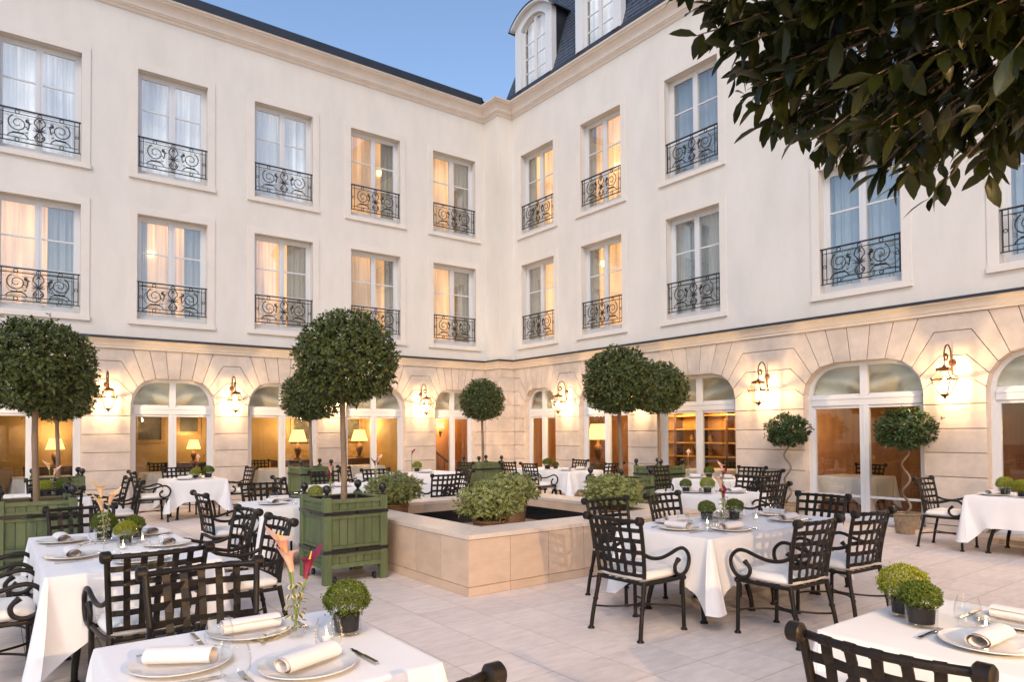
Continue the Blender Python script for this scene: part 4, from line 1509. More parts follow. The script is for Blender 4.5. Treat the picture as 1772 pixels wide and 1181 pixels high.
def cloth_mesh(a, b, seed, drop=.40, z=.748):
    r_ = random.Random(seed)
    P = perimeter(a, b, .012, 56, 6)
    ph = [r_.uniform(0, 6.3) for _ in range(8)]
    n = len(P)
    v, f = [], []
    rings = 15
    # top: inner rings shrinking to the centre, with faint press creases
    tops = [0.0, .5, .86, .965, .992]
    for k_ in tops:
        for x, y, nx, ny, dc in P:
            px, py = x * k_, y * k_
            v.append((px, py, z + .0025 * noise.noise(Vector((px * 3, py * 3, seed))) * (1 if k_ < .95 else .3)))
    for k_ in range(rings + 1):
        t = k_ / rings
        for i, (x, y, nx, ny, dc) in enumerate(P):
            ad = abs(dc)
            ck = max(0.0, 1 - ad / .24)
            L_ = drop + .205 * ck + .006 * math.sin(ph[1] + dc * 8)
            s_ = x * 3.0 + y * 3.7
            wav = (.013 * math.sin(s_ * 2.6 + ph[2]) + .009 * math.sin(s_ * 6.1 + ph[3])) * (1 - ck)
            # the spare cloth at the corner hangs as a flap between two creases that run down from the corner
            wc = .012 + .125 * t + .012 * math.sin(ph[5] + (1 if dc > 0 else 2))
            if ad < wc:
                q_ = 1 - ad / wc
                fl = (-.018 + .105 * q_ ** 1.25) * t
            else:
                fl = -.018 * t * max(0, 1 - (ad - wc) / .10) + .016 * t * math.exp(-((ad - wc - .13) / .06) ** 2)
            out = .004 + .008 * math.sin(min(1, t * 8) * math.pi / 2) + t * (.012 + wav) + fl
            tan = (-ny, nx)
            sh = (.045 if seed % 2 else -.04) * t * t * max(0, 1 - ad / .2)
            zz_ = z - L_ * t if t > 0 else z
            v.append((x + nx * out + tan[0] * sh, y + ny * out + tan[1] * sh, zz_ - (.002 if k_ == 0 else 0)))
    R_ = len(tops) + rings + 1
    for k_ in range(R_ - 1):
        for i in range(n):
            j = (i + 1) % n
            f.append((k_ * n + i, k_ * n + j, (k_ + 1) * n + j, (k_ + 1) * n + i))
    mb = MB().add(v, f)
    return mb.mesh('tablecloth', 50, False)


CLOTH = {}


def table(cx, cy, lx, ly, phrase, seed):
    t = thing('bistro_table', 'black iron legs and top of ' + phrase, 'table', (cx, cy, 0), 0, 'iron tables under white cloths')
    a, b = lx / 2 - .012, ly / 2 - .012
    MB().bbox(-a, a, -b, b, .715, .742, .006).build('table_top', 'wood', t)
    if lx > 1.5 or ly > 1.5:
        cs = [(-lx / 4, 0), (lx / 4, 0)] if lx > ly else [(0, -ly / 4), (0, ly / 4)]
    else:
        cs = [(0, 0)]
    for ox, oy in cs:
        MB().box(ox - .3, ox + .3, oy - .03, oy + .03, .69, .714).build('apron', 'bronze', t)
        for sx in (-1, 1):
            for sy in (-1, 1):
                l = MB()
                l.tube(cr([(ox + sx * .10, oy + sy * .07, .70), (ox + sx * .21, oy + sy * .16, .55), (ox + sx * .30, oy + sy * .25, .32), (ox + sx * .335, oy + sy * .30, .12), (ox + sx * .34, oy + sy * .31, .01)], 4), [.024] * 8 + [.022] * 5 + [.020] * 4, 8)
                l.lathe([(.035, 0), (.035, .01), (.022, .024)], 10, (ox + sx * .34, oy + sy * .31, 0))
                l.build('leg', 'bronze', t, 50)
    key = (round(lx, 2), round(ly, 2), seed % 3)
    if key not in CLOTH:
        CLOTH[key] = cloth_mesh(lx / 2, ly / 2, seed); CLOTH[key].materials.append(M['cloth'])
    c = obj('tablecloth', CLOTH[key], None, None, (cx, cy, 0))
    tag(c, 'white linen cloth draped over ' + phrase, 'tablecloth', 'white tablecloths')


ZT = .7515


# ------------------------------------------------------------------ tableware
def make_plate():
    return MB().lathe([(.001, .004), (.095, .004), (.108, .007), (.168, .020), (.178, .0235), (.177, .019), (.11, .002), (.08, 0.0)], 40, cap=True).mesh('dinner_plate', 35)


PLATE = make_plate(); PLATE.materials.append(M['china'])


def make_napkin(seed):
    r_ = random.Random(seed)
    mb = MB()
    n, m_ = 44, 10
    v, f = [], []
    for j in range(m_ + 1):
        x = -.105 + .21 * j / m_
        for i in range(n + 1):
            a = 2 * math.pi * 2.15 * i / n + .6
            rr = .036 - .0075 * (2.15 * i / n) + .0012 * noise.noise(Vector((x * 20, a, seed)))
            sk = .012 * (1 - i / n) * (1 if seed % 2 else -1) * (x / .1)
            x_, rr = x * 1.14, rr * 1.18
            v.append((x_ + .008 * math.sin(a * .5) * (i / n), rr * 1.25 * math.cos(a) + sk * .4, .036 + rr * .74 * math.sin(a)))
    for j in range(m_):
        for i in range(n):
            a = j * (n + 1) + i
            f.append((a, a + 1, a + n + 2, a + n + 1))
    return mb.add(v, f).mesh('rolled_napkin', 75, False)


NAPK = [make_napkin(s) for s in (1, 2)]
for n_ in NAPK: n_.materials.append(M['napkin'])


def make_fork():
    mb = MB()
    mb.ribbon(cr([(0, -.10, .004), (0, -.06, .006), (0, 0, .008), (0, .03, .006)], 4), (1, 0, 0), .011, .003)
    mb.ribbon([(0, -.105, .004), (0, -.07, .005)], (1, 0, 0), .017, .003)
    mb.ribbon(cr([(0, .028, .006), (0, .045, .004), (0, .06, .004)], 3), (1, 0, 0), .022, .0025)
    for k_ in range(4):
        x = -.009 + .006 * k_
        mb.ribbon(cr([(x, .06, .004), (x, .08, .006), (x, .10, .010)], 3), (1, 0, 0), .0032, .002)
    return mb.mesh('fork')


def make_knife():
    mb = MB()
    mb.ribbon([(0, -.11, .006), (0, -.06, .006), (0, 0, .006)], (1, 0, 0), .016, .008)
    mb.ribbon([(0, .0, .005), (.001, .05, .005), (.002, .09, .005)], (1, 0, 0), .019, .002)
    mb.ribbon([(.002, .09, .005), (.005, .115, .005)], (1, 0, 0), .010, .002)
    return mb.mesh('knife')


FORK, KNIFE = make_fork(), make_knife()
FORK.materials.append(M['silver']); KNIFE.materials.append(M['silver'])
gl = MB().lathe([(.001, .002), (.022, .001), (.030, .006), (.043, .035), (.0455, .058), (.041, .085), (.033, .112), (.0318, .112), (.0398, .085), (.0442, .058), (.0415, .035), (.028, .012), (.001, .010)], 28)
gl.v = [(a * 1.22, b * 1.22, c * 1.2) for a, b, c in gl.v]
TUMBLER = gl.mesh('stemless_glass', 50); TUMBLER.materials.append(M['glass'])


def make_candle():
    t = thing('candle_glass', 'x', 'candle', (0, 0, 0), 0, 'tealights in round glasses')
    MB().lathe([(.001, .001), (.026, .001), (.038, .022), (.040, .042), (.034, .066), (.030, .072), (.029, .072), (.0328, .066), (.0386, .042), (.0365, .023), (.024, .006), (.001, .005)], 24).build('glass_bowl', 'glass', t, 50)
    MB().lathe([(.017, .0065), (.017, .020), (.001, .020)], 16).build('tealight', 'wax', t, 40)
    MB().lathe([(.0005, .021), (.005, .027), (.0045, .036), (.0006, .050)], 8).build('flame', 'flame', t, 60)
    return t


candle0 = make_candle()
MOSS = {}
for key, n_, rad in (('moss', 4200, .074), ('moss_y', 4600, .082), ('moss_s', 3200, .062)):
    r_ = random.Random(len(key) * 7)
    it = []
    while len(it) < n_:
        d = rdir(r_)
        if d.z < -.45 and r_.random() < .8: continue
        rr = rad * (1 + .12 * noise.noise(d * 3 + Vector((n_, 0, 0)))) * (.74 + .26 * r_.random() ** .5)
        p = Vector((d.x * rr, d.y * rr, d.z * rr * .84))
        if r_.random() < .05: p = p * 1.12
        l = r_.uniform(.0055, .010)
        it.append((p, d + rdir(r_) * .9, d + rdir(r_) * .5, l, l * .75, min(1, max(0, .25 + .6 * r_.random() + .3 * d.z))))  # tint also paler towards the top of the ball
    me_ = leaves('foliage', it, 3, .2, .2)
    me_.materials.append(M['moss_y' if key == 'moss_y' else 'moss'])
    MOSS[key] = me_
POTG = MB().lathe([(.001, .002), (.046, .0), (.050, .004), (.052, .074), (.050, .074), (.047, .012), (.001, .010)], 24).mesh('glass_pot', 50); POTG.materials.append(M['glass'])
POTS = MB().lathe([(.001, .012), (.040, .012), (.044, .068), (.001, .070)], 18).mesh('root_ball', 60); POTS.materials.append(M['pot'])


def moss(x, y, kind, sc, label):
    t = thing('potted_moss', label, 'plant', (x, y, ZT), rnd.uniform(0, 6), 'round moss plants in glass pots')
    t.scale = (sc * 1.28,) * 3
    obj('glass_pot', POTG, None, t); obj('root_ball', POTS, None, t)
    obj('foliage', MOSS[kind], None, t, (0, 0, .115 if kind != 'moss_s' else .10))


def calla_mesh():
    mb = MB()
    n, m_ = 18, 9
    v, f = [], []
    for j in range(m_ + 1):
        t = j / m_
        for i in range(n + 1):
            a = -math.pi * 1.06 + 2.12 * math.pi * i / n
            fr = abs(a) / math.pi
            r0 = .007 + .008 * t + .021 * t ** 2.6
            lip = max(0, t - .6) / .4
            front = math.cos(a)                        # +1 on the tall pointed side
            z = .085 * t + lip * (.032 * max(0, front) ** 3 - .012 * (1 - front))
            r = r0 + lip * (.006 * max(0, front) ** 4 + .006 * (1 - front) * .5) + (.004 * fr if fr > .9 else 0)
            v.append((r * math.cos(a), r * math.sin(a), z - lip * lip * .008 * abs(math.sin(a))))
    for j in range(m_):
        for i in range(n):
            a = j * (n + 1) + i
            f.append((a, a + 1, a + n + 2, a + n + 1))
    return mb.add(v, f).mesh('calla_spathe', 80, False)


CALLA = {}
for k_ in ('calla_pink', 'calla_peach', 'calla_purple'):
    me_ = calla_mesh(); me_.materials.append(M[k_]); CALLA[k_] = me_
VASE = MB().lathe([(.001, .004), (.030, 0), (.032, .004), (.032, .01), (.019, .03), (.017, .2), (.019, .235), (.0175, .235), (.0155, .2), (.017, .032), (.001, .02)], 20).mesh('glass_tube', 50)
VASE.materials.append(M['glass'])


def calla_vase(x, y, kinds, label, hgt=1.0):
    t = thing('calla_lily_vase', label, 'flowers', (x, y, ZT), rnd.uniform(0, 6), 'calla lilies in glass tubes')
    obj('glass_tube', VASE, None, t)
    t.rotation_euler = (0, 0, 0)
    for k_, (cl, dx, dy, z, az) in enumerate(kinds):
        z *= hgt
        MB().tube(cr([(0, 0, .03), (dx * .2, dy * .2, z * .5), (dx, dy, z)], 5), [.005] * 11, 6).build('stem', 'stem', t, 60)
        o = obj('bloom', CALLA[cl], None, t, (dx, dy, z))
        o.scale = (1.12, 1.12, 1.35)
        o.rotation_euler = (R(8) * math.sin(az), R(14), R(az))
        q = MB().tube([(0, 0, .03), (.002, 0, .06), (.004, 0, .088)], [.004, .0045, .002], 6).build('spadix', 'spadix', o, 60)
    it = []
    r_ = random.Random(int(x * 31 + y * 17))
    for k_ in range(46):
        if k_ < 36:
            z = .03 + .215 * k_ / 36; a = k_ * .85
            p = Vector((.024 * math.cos(a), .024 * math.sin(a), z)); d = Vector((math.cos(a), math.sin(a), -.35)) + rdir(r_) * .4
        else:
            a = (k_ - 36) * .08 + 2.6; q = .05 + .012 * (k_ - 36)
            p = Vector((q * math.cos(a), q * math.sin(a), .012)); d = Vector((math.cos(a), math.sin(a), .25)) + rdir(r_) * .7
        l = r_.uniform(.022, .034)
        it.append((p, d, Vector((0, 0, 1)) + rdir(r_) * .4, l, l * .95, r_.random()))
    me_ = leaves('ivy', it, 5, .1, .25); me_.materials.append(M['ivy'])
    obj('ivy', me_, None, t)


def setting(x, y, face, where, glass=True, full=True, turn=0.0):
    """plate, napkin, cutlery and tumbler for someone who looks along face; x, y is the plate"""
    rz, d = FACE[face]
    rz2 = rz + R(rnd.uniform(-3, 3))
    c, s = math.cos(rz), math.sin(rz)

    def P(u, w): return (x + u * c - w * s, y + u * s + w * c, ZT)
    tag(obj('dinner_plate', PLATE, None, None, (x, y, ZT), rz2), 'white plate ' + where, 'plate', 'white dinner plates')
    o = tag(obj('rolled_napkin', NAPK[rnd.randint(0, 1)], None, None, (x, y, ZT + .0045), rz2 + R(turn + rnd.uniform(-9, 9))), 'rolled white napkin ' + where, 'napkin', 'rolled napkins')
    if full:
        tag(obj('fork', FORK, None, None, P(-.215, -.01), rz2), 'silver fork ' + where, 'fork', 'silver cutlery')
        tag(obj('knife', KNIFE, None, None, P(.215, -.01), rz2), 'silver knife ' + where, 'knife', 'silver cutlery')
    if glass:
        tag(obj('stemless_glass', TUMBLER, None, None, P(.14, .225), 0), 'clear stemless glass ' + where, 'glass', 'stemless glasses')


def candle(x, y, label):
    place(candle0, (x, y, ZT), 0, label)


# ---- A: front left table
nA = 'the square table at the bottom left corner'
table(.865, 2.79, 1.03, 1.03, nA, 3)
chair(.88, 3.83, '-y', 'iron armchair facing the camera across the front left table')
chair(.88, 1.66, '+y', 'iron armchair at the bottom edge with only its scroll showing')
setting(.58, 2.84, '+x', 'at the left side of the front left table', turn=48, glass=False)
setting(.92, 3.12, '-y', 'at the far side of the front left table', glass=False)
setting(.95, 2.52, '+y', 'at the near side of the front left table', turn=14, glass=False)
for gx, gy, gl_ in ((.74, 2.93, 'clear stemless glass beside the far plate of the front left table'), (.70, 2.56, 'clear stemless glass beside the left plate of the front left table'), (1.085, 2.66, 'clear stemless glass before the candle of the front left table')):
    tag(obj('stemless_glass', TUMBLER, None, None, (gx, gy, ZT)), gl_, 'glass', 'stemless glasses')
calla_vase(1.05, 2.93, [('calla_pink', -.035, .02, .34, 150), ('calla_pink', -.025, -.02, .285, 170), ('calla_purple', .04, -.01, .245, 10)], 'two pink and one purple calla lily in a glass tube on the front left table')
moss(1.245, 2.85, 'moss', 1.0, 'dark green moss ball right of the calla lilies on the front left table')
candle(1.13, 2.79, 'lit tealight glass beside the moss ball on the front left table')

# ---- B: long table at the left
nB = 'the long left table with peach calla lilies'
table(.795, 6.175, 1.03, 2.09, nB, 4)
chair(.79, 4.56, '+y', 'iron armchair seen from behind at the near end of the left long table')
chair(.72, 7.70, '-y', 'iron armchair at the far end of the left long table before the green planter')
chair(1.86, 6.5, '-x', 'farther iron armchair on the right side of the left long table')
chair(1.86, 5.62, '-x', 'nearer iron armchair on the right side of the left long table')
chair(-.27, 6.55, '+x', 'farther iron armchair cut by the left edge of the photo')
chair(-.27, 5.68, '+x', 'nearer iron armchair cut by the left edge of the photo')
setting(.48, 6.72, '+x', 'at the far left of the long left table')
setting(.48, 5.83, '+x', 'at the near left of the long left table')
setting(1.12, 6.74, '-x', 'at the far right of the long left table')
setting(1.12, 6.0, '-x', 'at the near right of the long left table')
setting(.84, 5.36, '+y', 'at the near end of the long left table')
calla_vase(.74, 6.40, [('calla_peach', -.02, .03, .37, 140), ('calla_peach', .035, 0, .31, 20), ('calla_peach', -.02, -.03, .27, 200)], 'three peach calla lilies in a glass tube on the long left table')
moss(.76, 6.56, 'moss', 1.0, 'dark green moss ball behind the peach calla lilies')
moss(.87, 6.24, 'moss_y', .78, 'small yellow green moss plant before the peach calla lilies')
moss(.97, 6.52, 'moss_s', 1.0, 'small dark moss plant right of the peach calla lilies')
candle(.82, 6.0, 'lit tealight glass before the peach calla lilies'); candle(1.0, 6.3, 'lit tealight glass right of the yellow moss on the long left table')

# ---- C: long table right of the fountain
nC = 'the long table right of the fountain'
table(5.67, 4.025, 2.06, 1.03, nC, 5)
chair(4.00, 3.95, '+x', 'iron armchair at the left end of the long table right of the fountain', 2)
chair(5.00, 5.04, '-y', 'left of two iron armchairs between the fountain and the long right table')
chair(5.90, 5.04, '-y', 'right of two iron armchairs between the fountain and the long right table')
chair(5.05, 2.84, '+y', 'left of two iron armchairs on the near side of the long right table')
chair(5.96, 2.86, '+y', 'right of two iron armchairs on the near side of the long right table')
chair(7.06, 3.92, '-x', 'iron armchair at the far end of the long right table')
setting(4.88, 4.03, '+x', 'at the left end of the long right table')
setting(5.18, 4.33, '-y', 'at the far left of the long right table', full=False)
setting(5.92, 4.28, '-y', 'at the far right of the long right table')
setting(5.18, 3.70, '+y', 'at the near left of the long right table')
setting(6.14, 3.74, '+y', 'at the near right of the long right table')
setting(6.42, 4.05, '-x', 'at the right end of the long right table')
moss(5.53, 4.22, 'moss_s', 1.0, 'moss plant in a dark pot left of the red calla on the long right table')
moss(5.80, 4.10, 'moss', .9, 'bright moss mound right of the red calla on the long right table')
calla_vase(5.60, 4.08, [('calla_purple', .01, 0, .21, 30), ('calla_pink', -.02, .01, .32, 170)], 'dark red and pink calla lily on the long right table')
candle(5.3, 4.04, 'lit tealight glass left of the plants on the long right table'); candle(5.98, 3.98, 'lit tealight glass right of the plants on the long right table')

# ---- D: front right table
nD = 'the square table at the bottom right corner'
table(3.405, 1.115, 1.03, 1.03, nD, 6)
chair(2.26, 1.06, '+x', 'iron armchair with its back to the camera at the bottom right corner', 2)
setting(3.20, 1.08, '+x', 'at the left side of the front right table', turn=84)
setting(3.66, 1.10, '-x', 'at the right side of the front right table')
moss(3.42, 1.50, 'moss_y', 1.0, 'large yellow green moss plant in a glass on the front right table')
moss(3.30, 1.375, 'moss_s', 1.0, 'smaller dark moss plant in a glass on the front right table')
candle(3.43, 1.17, 'lit tealight glass on the front right table')

# ---- E: table by the right wall
nE = 'the table near the right edge'
table(10.76, 3.2, 1.03, 1.03, nE, 7)
chair(10.55, 4.30, '-y', 'iron armchair left of the table near the right edge')
chair(10.6, 2.0, '+y', 'iron armchair right of the table near the right edge')
setting(10.55, 3.48, '-y', 'on the table near the right edge', full=False)
moss(10.66, 3.38, 'moss_y', 1.0, 'left moss plant on the table near the right edge'); moss(10.42, 3.12, 'moss_y', .95, 'right moss plant on the table near the right edge')

# ---- background tables
nF = 'the table before the second arched window'
table(3.2, 14.65, 1.03, 1.03, nF, 8)
chair(3.1, 15.62, '-y', 'iron armchair between the second arched window and its table')
chair(4.28, 14.6, '-x', 'iron armchair right of the table before the second arched window')
chair(2.12, 14.35, '+x', 'iron armchair left of the table before the second arched window')
setting(3.0, 14.4, '+y', 'on the table before the second arched window', full=False, glass=False); setting(3.3, 14.95, '-y', 'at the far side of the table before the second arched window', full=False)
moss(3.45, 14.5, 'moss', 1.1, 'dark moss ball on the table before the second arched window'); moss(3.22, 14.5, 'moss_y', .9, 'pale moss plant on the table before the second arched window')
calla_vase(3.28, 14.6, [('calla_pink', 0, 0, .34, 90), ('calla_purple', -.03, 0, .25, 180)], 'pink calla lilies on the table before the second arched window')
nG = 'the table behind the large green planter'
table(3.065, 8.72, 1.03, 1.03, nG, 9)
chair(1.98, 8.6, '+x', 'iron armchair left of the table behind the large green planter')
chair(3.02, 9.82, '-y', 'iron armchair behind the table at the large green planter')
setting(2.80, 8.62, '+x', 'on the table behind the large green planter', full=False); setting(3.0, 9.0, '-y', 'at the far side of the table behind the large green planter', full=False)
moss(3.3, 8.5, 'moss_y', .9, 'pale moss ball seen over the large green planter')
calla_vase(3.55, 8.62, [('calla_pink', 0, 0, .36, 140), ('calla_purple', -.01, .02, .27, 180)], 'pink calla lilies seen over the large green planter')
nH = 'the table behind the left green planter'
table(.62, 11.75, 1.03, 1.03, nH, 10)
chair(.72, 10.62, '+y', 'iron armchair behind the left planter with its back to the camera')
chair(.72, 12.95, '-y', 'iron armchair facing the camera behind the left planter table')
chair(1.74, 12.5, '-x', 'iron armchair right of the table behind the left planter')
chair(1.78, 11.6, '-x', 'nearer iron armchair right of the table behind the left planter')
setting(.4, 11.5, '+y', 'on the table behind the left planter', full=False); setting(.95, 11.6, '-x', 'at the right of the table behind the left planter', full=False)
moss(.62, 11.7, 'moss_y', 1.0, 'yellow moss plant on the table behind the left planter'); moss(.86, 11.85, 'moss', 1.05, 'green moss ball on the table behind the left planter')
calla_vase(.72, 11.9, [('calla_peach', -.03, 0, .38, 150), ('calla_pink', .03, 0, .3, 20)], 'peach and pink calla lilies behind the left planter')
nM = 'the long table behind the fountain'
table(5.25, 10.97, 2.06, 1.03, nM, 11)
chair(5.98, 9.72, '+y', 'iron armchair between the fountain and the long table behind it')
chair(6.98, 10.75, '-x', 'iron armchair at the right end of the long table behind the fountain')
chair(3.64, 10.85, '+x', 'iron armchair at the left end of the long table behind the fountain')
chair(4.85, 12.05, '-y', 'left iron armchair at the far side of the long table behind the fountain')
chair(5.85, 12.05, '-y', 'right iron armchair at the far side of the long table behind the fountain')
setting(4.6, 10.75, '+y', 'at the left of the long table behind the fountain', full=False); setting(5.95, 10.75, '+y', 'at the right of the long table behind the fountain', full=False)
calla_vase(5.4, 11.1, [('calla_pink', .03, 0, .36, 20), ('calla_purple', -.02, 0, .3, 180)], 'pink and purple calla lilies on the long table behind the fountain')
nI = 'the table before the fourth arched window'
table(7.3, 13.35, 2.06, 1.03, nI, 12)
chair(8.75, 13.4, '-x', 'iron armchair right of the table before the fourth arched window')
chair(5.86, 13.5, '+x', 'iron armchair left of the table before the fourth arched window')
setting(7.6, 13.2, '+y', 'on the table before the fourth arched window', full=False, glass=False)
moss(7.55, 13.5, 'moss_y', 1.0, 'pale moss plant on the table before the fourth arched window')
calla_vase(7.42, 13.5, [('calla_purple', 0, 0, .38, 20)], 'single dark calla lily on the table before the fourth arched window')
nJ = 'the table in the courtyard corner'
table(10.6, 12.35, 1.03, 2.06, nJ, 13)
chair(9.45, 11.9, '+x', 'iron armchair left of the table in the courtyard corner')
chair(9.5, 12.75, '+x', 'farther iron armchair left of the table in the courtyard corner')
chair(11.52, 12.55, '-x', 'iron armchair between the corner table and the right wall')
chair(10.85, 10.72, '+y', 'iron armchair at the near end of the table in the courtyard corner')
setting(10.35, 11.7, '+x', 'at the left of the corner table', full=False, glass=False); setting(10.85, 11.75, '-x', 'at the right of the corner table', full=False, glass=False)
moss(10.3, 12.3, 'moss', 1.15, 'moss plant in a pot on the table in the courtyard corner'); moss(10.55, 12.3, 'moss_s', .9, 'small moss plant on the table in the courtyard corner')
nK = 'the table beyond the long right table'
table(8.2, 6.15, 1.03, 1.03, nK, 14)
chair(8.05, 5.08, '+y', 'iron armchair on the near side of the table beyond the long right table')
chair(9.10, 6.15, '-x', 'iron armchair at the right end of the table beyond the long right table')
setting(7.95, 6.3, '+x', 'on the table beyond the long right table', full=False); setting(8.35, 5.9, '+y', 'at the near side of the table beyond the long right table', full=False)
moss(7.95, 6.05, 'moss_y', .95, 'yellow moss plant on the table beyond the long right table'); moss(7.82, 6.32, 'moss', .85, 'dark moss plant on the table beyond the long right table')
calla_vase(8.35, 6.1, [('calla_pink', 0, 0, .3, 90), ('calla_purple', .02, 0, .2, 0)], 'pink calla lilies on the table beyond the long right table')
nL = 'the table before the widest right arch'
table(10.62, 7.95, 1.03, 1.03, nL, 15)
chair(11.46, 7.7, '-x', 'iron armchair right of the table before the widest right arch')
chair(10.62, 6.75, '+y', 'iron armchair on the near side of the table before the widest right arch')
chair(10.3, 8.95, '-y', 'iron armchair at the far side of the table before the widest right arch')
setting(10.45, 8.2, '+x', 'on the table before the widest right arch', full=False, glass=False); setting(10.75, 7.75, '-x', 'at the right of the table before the widest right arch', full=False)
moss(10.5, 7.95, 'moss', .95, 'moss plant on the table before the widest right arch')
calla_vase(10.22, 8.2, [('calla_pink', 0, 0, .40, 40)], 'tall pink calla lily on the table before the widest right arch')


# ---- tables laid indoors, seen through the arched windows
for x, y, ph_ in ((3.3, 17.5, 'the indoor table inside the second arched window'), (5.7, 17.5, 'the indoor table inside the third arched window'), (8.0, 17.5, 'the indoor table inside the fourth arched window'),
                  (.9, 17.5, 'the indoor table inside the first arched window'), (13.1, 9.9, 'the indoor table inside the widest right arch'), (13.1, 6.6, 'the indoor table inside the fourth right arch')):
    table(x, y, 1.03, 1.03, ph_, 16)
chair(5.6, 18.35, '-y', 'indoor iron armchair inside the third arched window'); chair(3.3, 18.35, '-y', 'indoor iron armchair inside the second arched window')
chair(13.95, 6.7, '-x', 'indoor iron armchair inside the fourth right arch'); chair(13.95, 9.9, '-x', 'indoor iron armchair inside the widest right arch')

# ------------------------------------------------------------------ orangery planters
def make_planter():
    t = thing('orangery_planter', 'x', 'planter', (0, 0, 0), 0, 'green wooden orangery planters')
    w, p = .37, .085
    for sx in (-1, 1):
        for sy in (-1, 1):
            x0, x1 = sorted((sx * w, sx * (w - p))); y0, y1 = sorted((sy * w, sy * (w - p)))
            po = MB().bbox(x0, x1, y0, y1, 0, .93, .006).build('corner_post', 'green', t)
            cx, cy = (x0 + x1) / 2, (y0 + y1) / 2
            MB().lathe([(.034, .931), (.034, .943), (.018, .95), (.016, .965), (.022, .972), (.030, .982), (.041, .998), (.046, 1.022), (.041, 1.046), (.028, 1.060), (.001, 1.066)], 16, (cx, cy, 0)).build('ball_finial', 'black', po, 50)
    e = w - p
    tiers = [(.215, .29, 6), (.41, .70, 6), (.80, .865, 6)]
    rails = [(.165, .214), (.291, .325), (.375, .409), (.701, .735), (.775, .799), (.866, .905)]
    for k_ in range(4):
        rz = k_ * math.pi / 2
        for z0, z1 in rails:
            MB().box(-e, e, -w + .012, -w + .045, z0, z1).build('rail', 'green', t, rz=rz)
        for z0, z1, n in tiers:
            bw = 2 * e / n
            for i in range(n):
                a = -e + i * bw
                MB().bbox(a + .0025, a + bw - .0025, -w + .028, -w + .044, z0, z1, .002).build('plank', 'green', t, rz=rz)
        for zc in (.350, .757):
            for s in (-1, 1):
                x0, x1 = sorted((s * .012, s * (w + .006)))
                MB().box(x0, x1, -w - .0055, -w + .002, zc - .018, zc + .018).build('iron_band', 'black', t, rz=rz)
    lin = MB()
    for k_ in range(4):
        rr = Matrix.Rotation(k_ * math.pi / 2, 3, 'Z')
        q = MB().box(-e, e, -w + .046, -w + .07, .215, .895)
        lin.add([rr @ Vector(v_) for v_ in q.v], q.f)
    lin.build('liner', 'black', t)
    so_ = MB()
    n = 14
    v = []
    for i in range(n + 1):
        for j in range(n + 1):
            x, y = -.3 + .6 * i / n, -.3 + .6 * j / n
            v.append((x, y, .855 + .018 * noise.noise(Vector((x * 14, y * 14, 3)))))
    so_.add(v, [(i * (n + 1) + j, (i + 1) * (n + 1) + j, (i + 1) * (n + 1) + j + 1, i * (n + 1) + j + 1) for i in range(n) for j in range(n)]).build('soil', 'soil', t, 80, fix=False)
    for sx in (-1, 1):
        for sy in (-1, 1):
            MB().lathe([(.035, -.012), (.04, 0), (.035, .012)], 14, (sx * (w - .14), sy * (w - .06), .04), 'x').build('wheel', 'black', t, 50)
    return t


PL = make_planter()
# crowns of the ball-headed bay trees
CROWN = []
for sd_ in (1, 2):
    r_ = random.Random(40 + sd_)
    it = crown_items(r_, 20000, .572, .036, .062, .42, lump=.058, inner=.52, flat=.62)
    me_ = leaves('crown', it, 3, .25, .25); me_.materials.append(M['leaf']); CROWN.append(me_)
inner_core = []


def trunk_mesh(h0, h1, r0, r1, seed, twist=0.0):
    r_ = random.Random(seed)
    mb = MB()
    k_ = 14
    path = []
    for i in range(k_ + 1):
        t = i / k_
        path.append((.012 * math.sin(t * 5 + seed) + twist * math.cos(t * 14) * .05, .012 * math.cos(t * 4 + seed) + twist * math.sin(t * 14) * .05, h0 + (h1 - h0) * t))
    mb.tube(path, [r0 + (r1 - r0) * i / k_ + .002 * math.sin(i * 2.1) for i in range(k_ + 1)], 10)
    top = Vector(path[-1])
    for q in range(16):
        d = rdir(r_); d.z = abs(d.z) * .8 + .1
        p1 = top + d * .22; p2 = p1 + (d + rdir(r_) * .6).normalized() * .24
        mb.tube([top - Vector((0, 0, .08)), p1, p2], [r1 * .5, r1 * .3, .004], 5)
    return mb.mesh('trunk', 70)


TR = [trunk_mesh(.84, 2.35, .036, .027, s) for s in (1, 2)]
for t_ in TR: t_.materials.append(M['bark'])


def ball_tree(x, y, zc, sc, k_, plabel, tlabel, sq=1.0, rz=0, off=(0, 0)):
    place(PL, (x, y, 0), 0, plabel)
    t = thing('topiary_tree', tlabel, 'tree', (x, y, .0), 0, 'ball headed topiary trees')
    o = obj('trunk', TR[k_ % 2], None, t)
    o.scale = (1, 1, 1)
    c = obj('crown', CROWN[k_ % 2], None, t, (off[0], off[1], zc), rz)
    c.scale = (sc, sc, sc * sq)


ball_tree(3.21, 7.44, 2.44, 1.0, 0, 'large green planter box in front of the fountain with black ball finials', 'large ball headed topiary tree left of the fountain in the biggest planter', 1.0, 0, (.03, -.02))
ball_tree(.42, 9.40, 2.36, 1.03, 1, 'green planter box at the left edge behind the long table', 'large ball headed topiary tree at the left edge', .98, 1)
ball_tree(.92, 13.9, 2.34, 1.0, 0, 'far green planter box behind the left topiary tree', 'topiary tree mostly hidden behind the left edge tree', 1, 2)
ball_tree(5.56, 14.6, 2.40, 1.08, 1, 'green planter box before the third arched window', 'smaller looking topiary tree just behind the large central one', .95, 4)
ball_tree(9.48, 13.75, 2.36, .93, 0, 'green planter box in the courtyard corner', 'ball headed topiary tree in the courtyard corner', 1, 3)
ball_tree(7.86, 7.62, 2.38, 1.0, 1, 'green planter box right of the fountain', 'front topiary tree of the right pair', .98, 2.5)
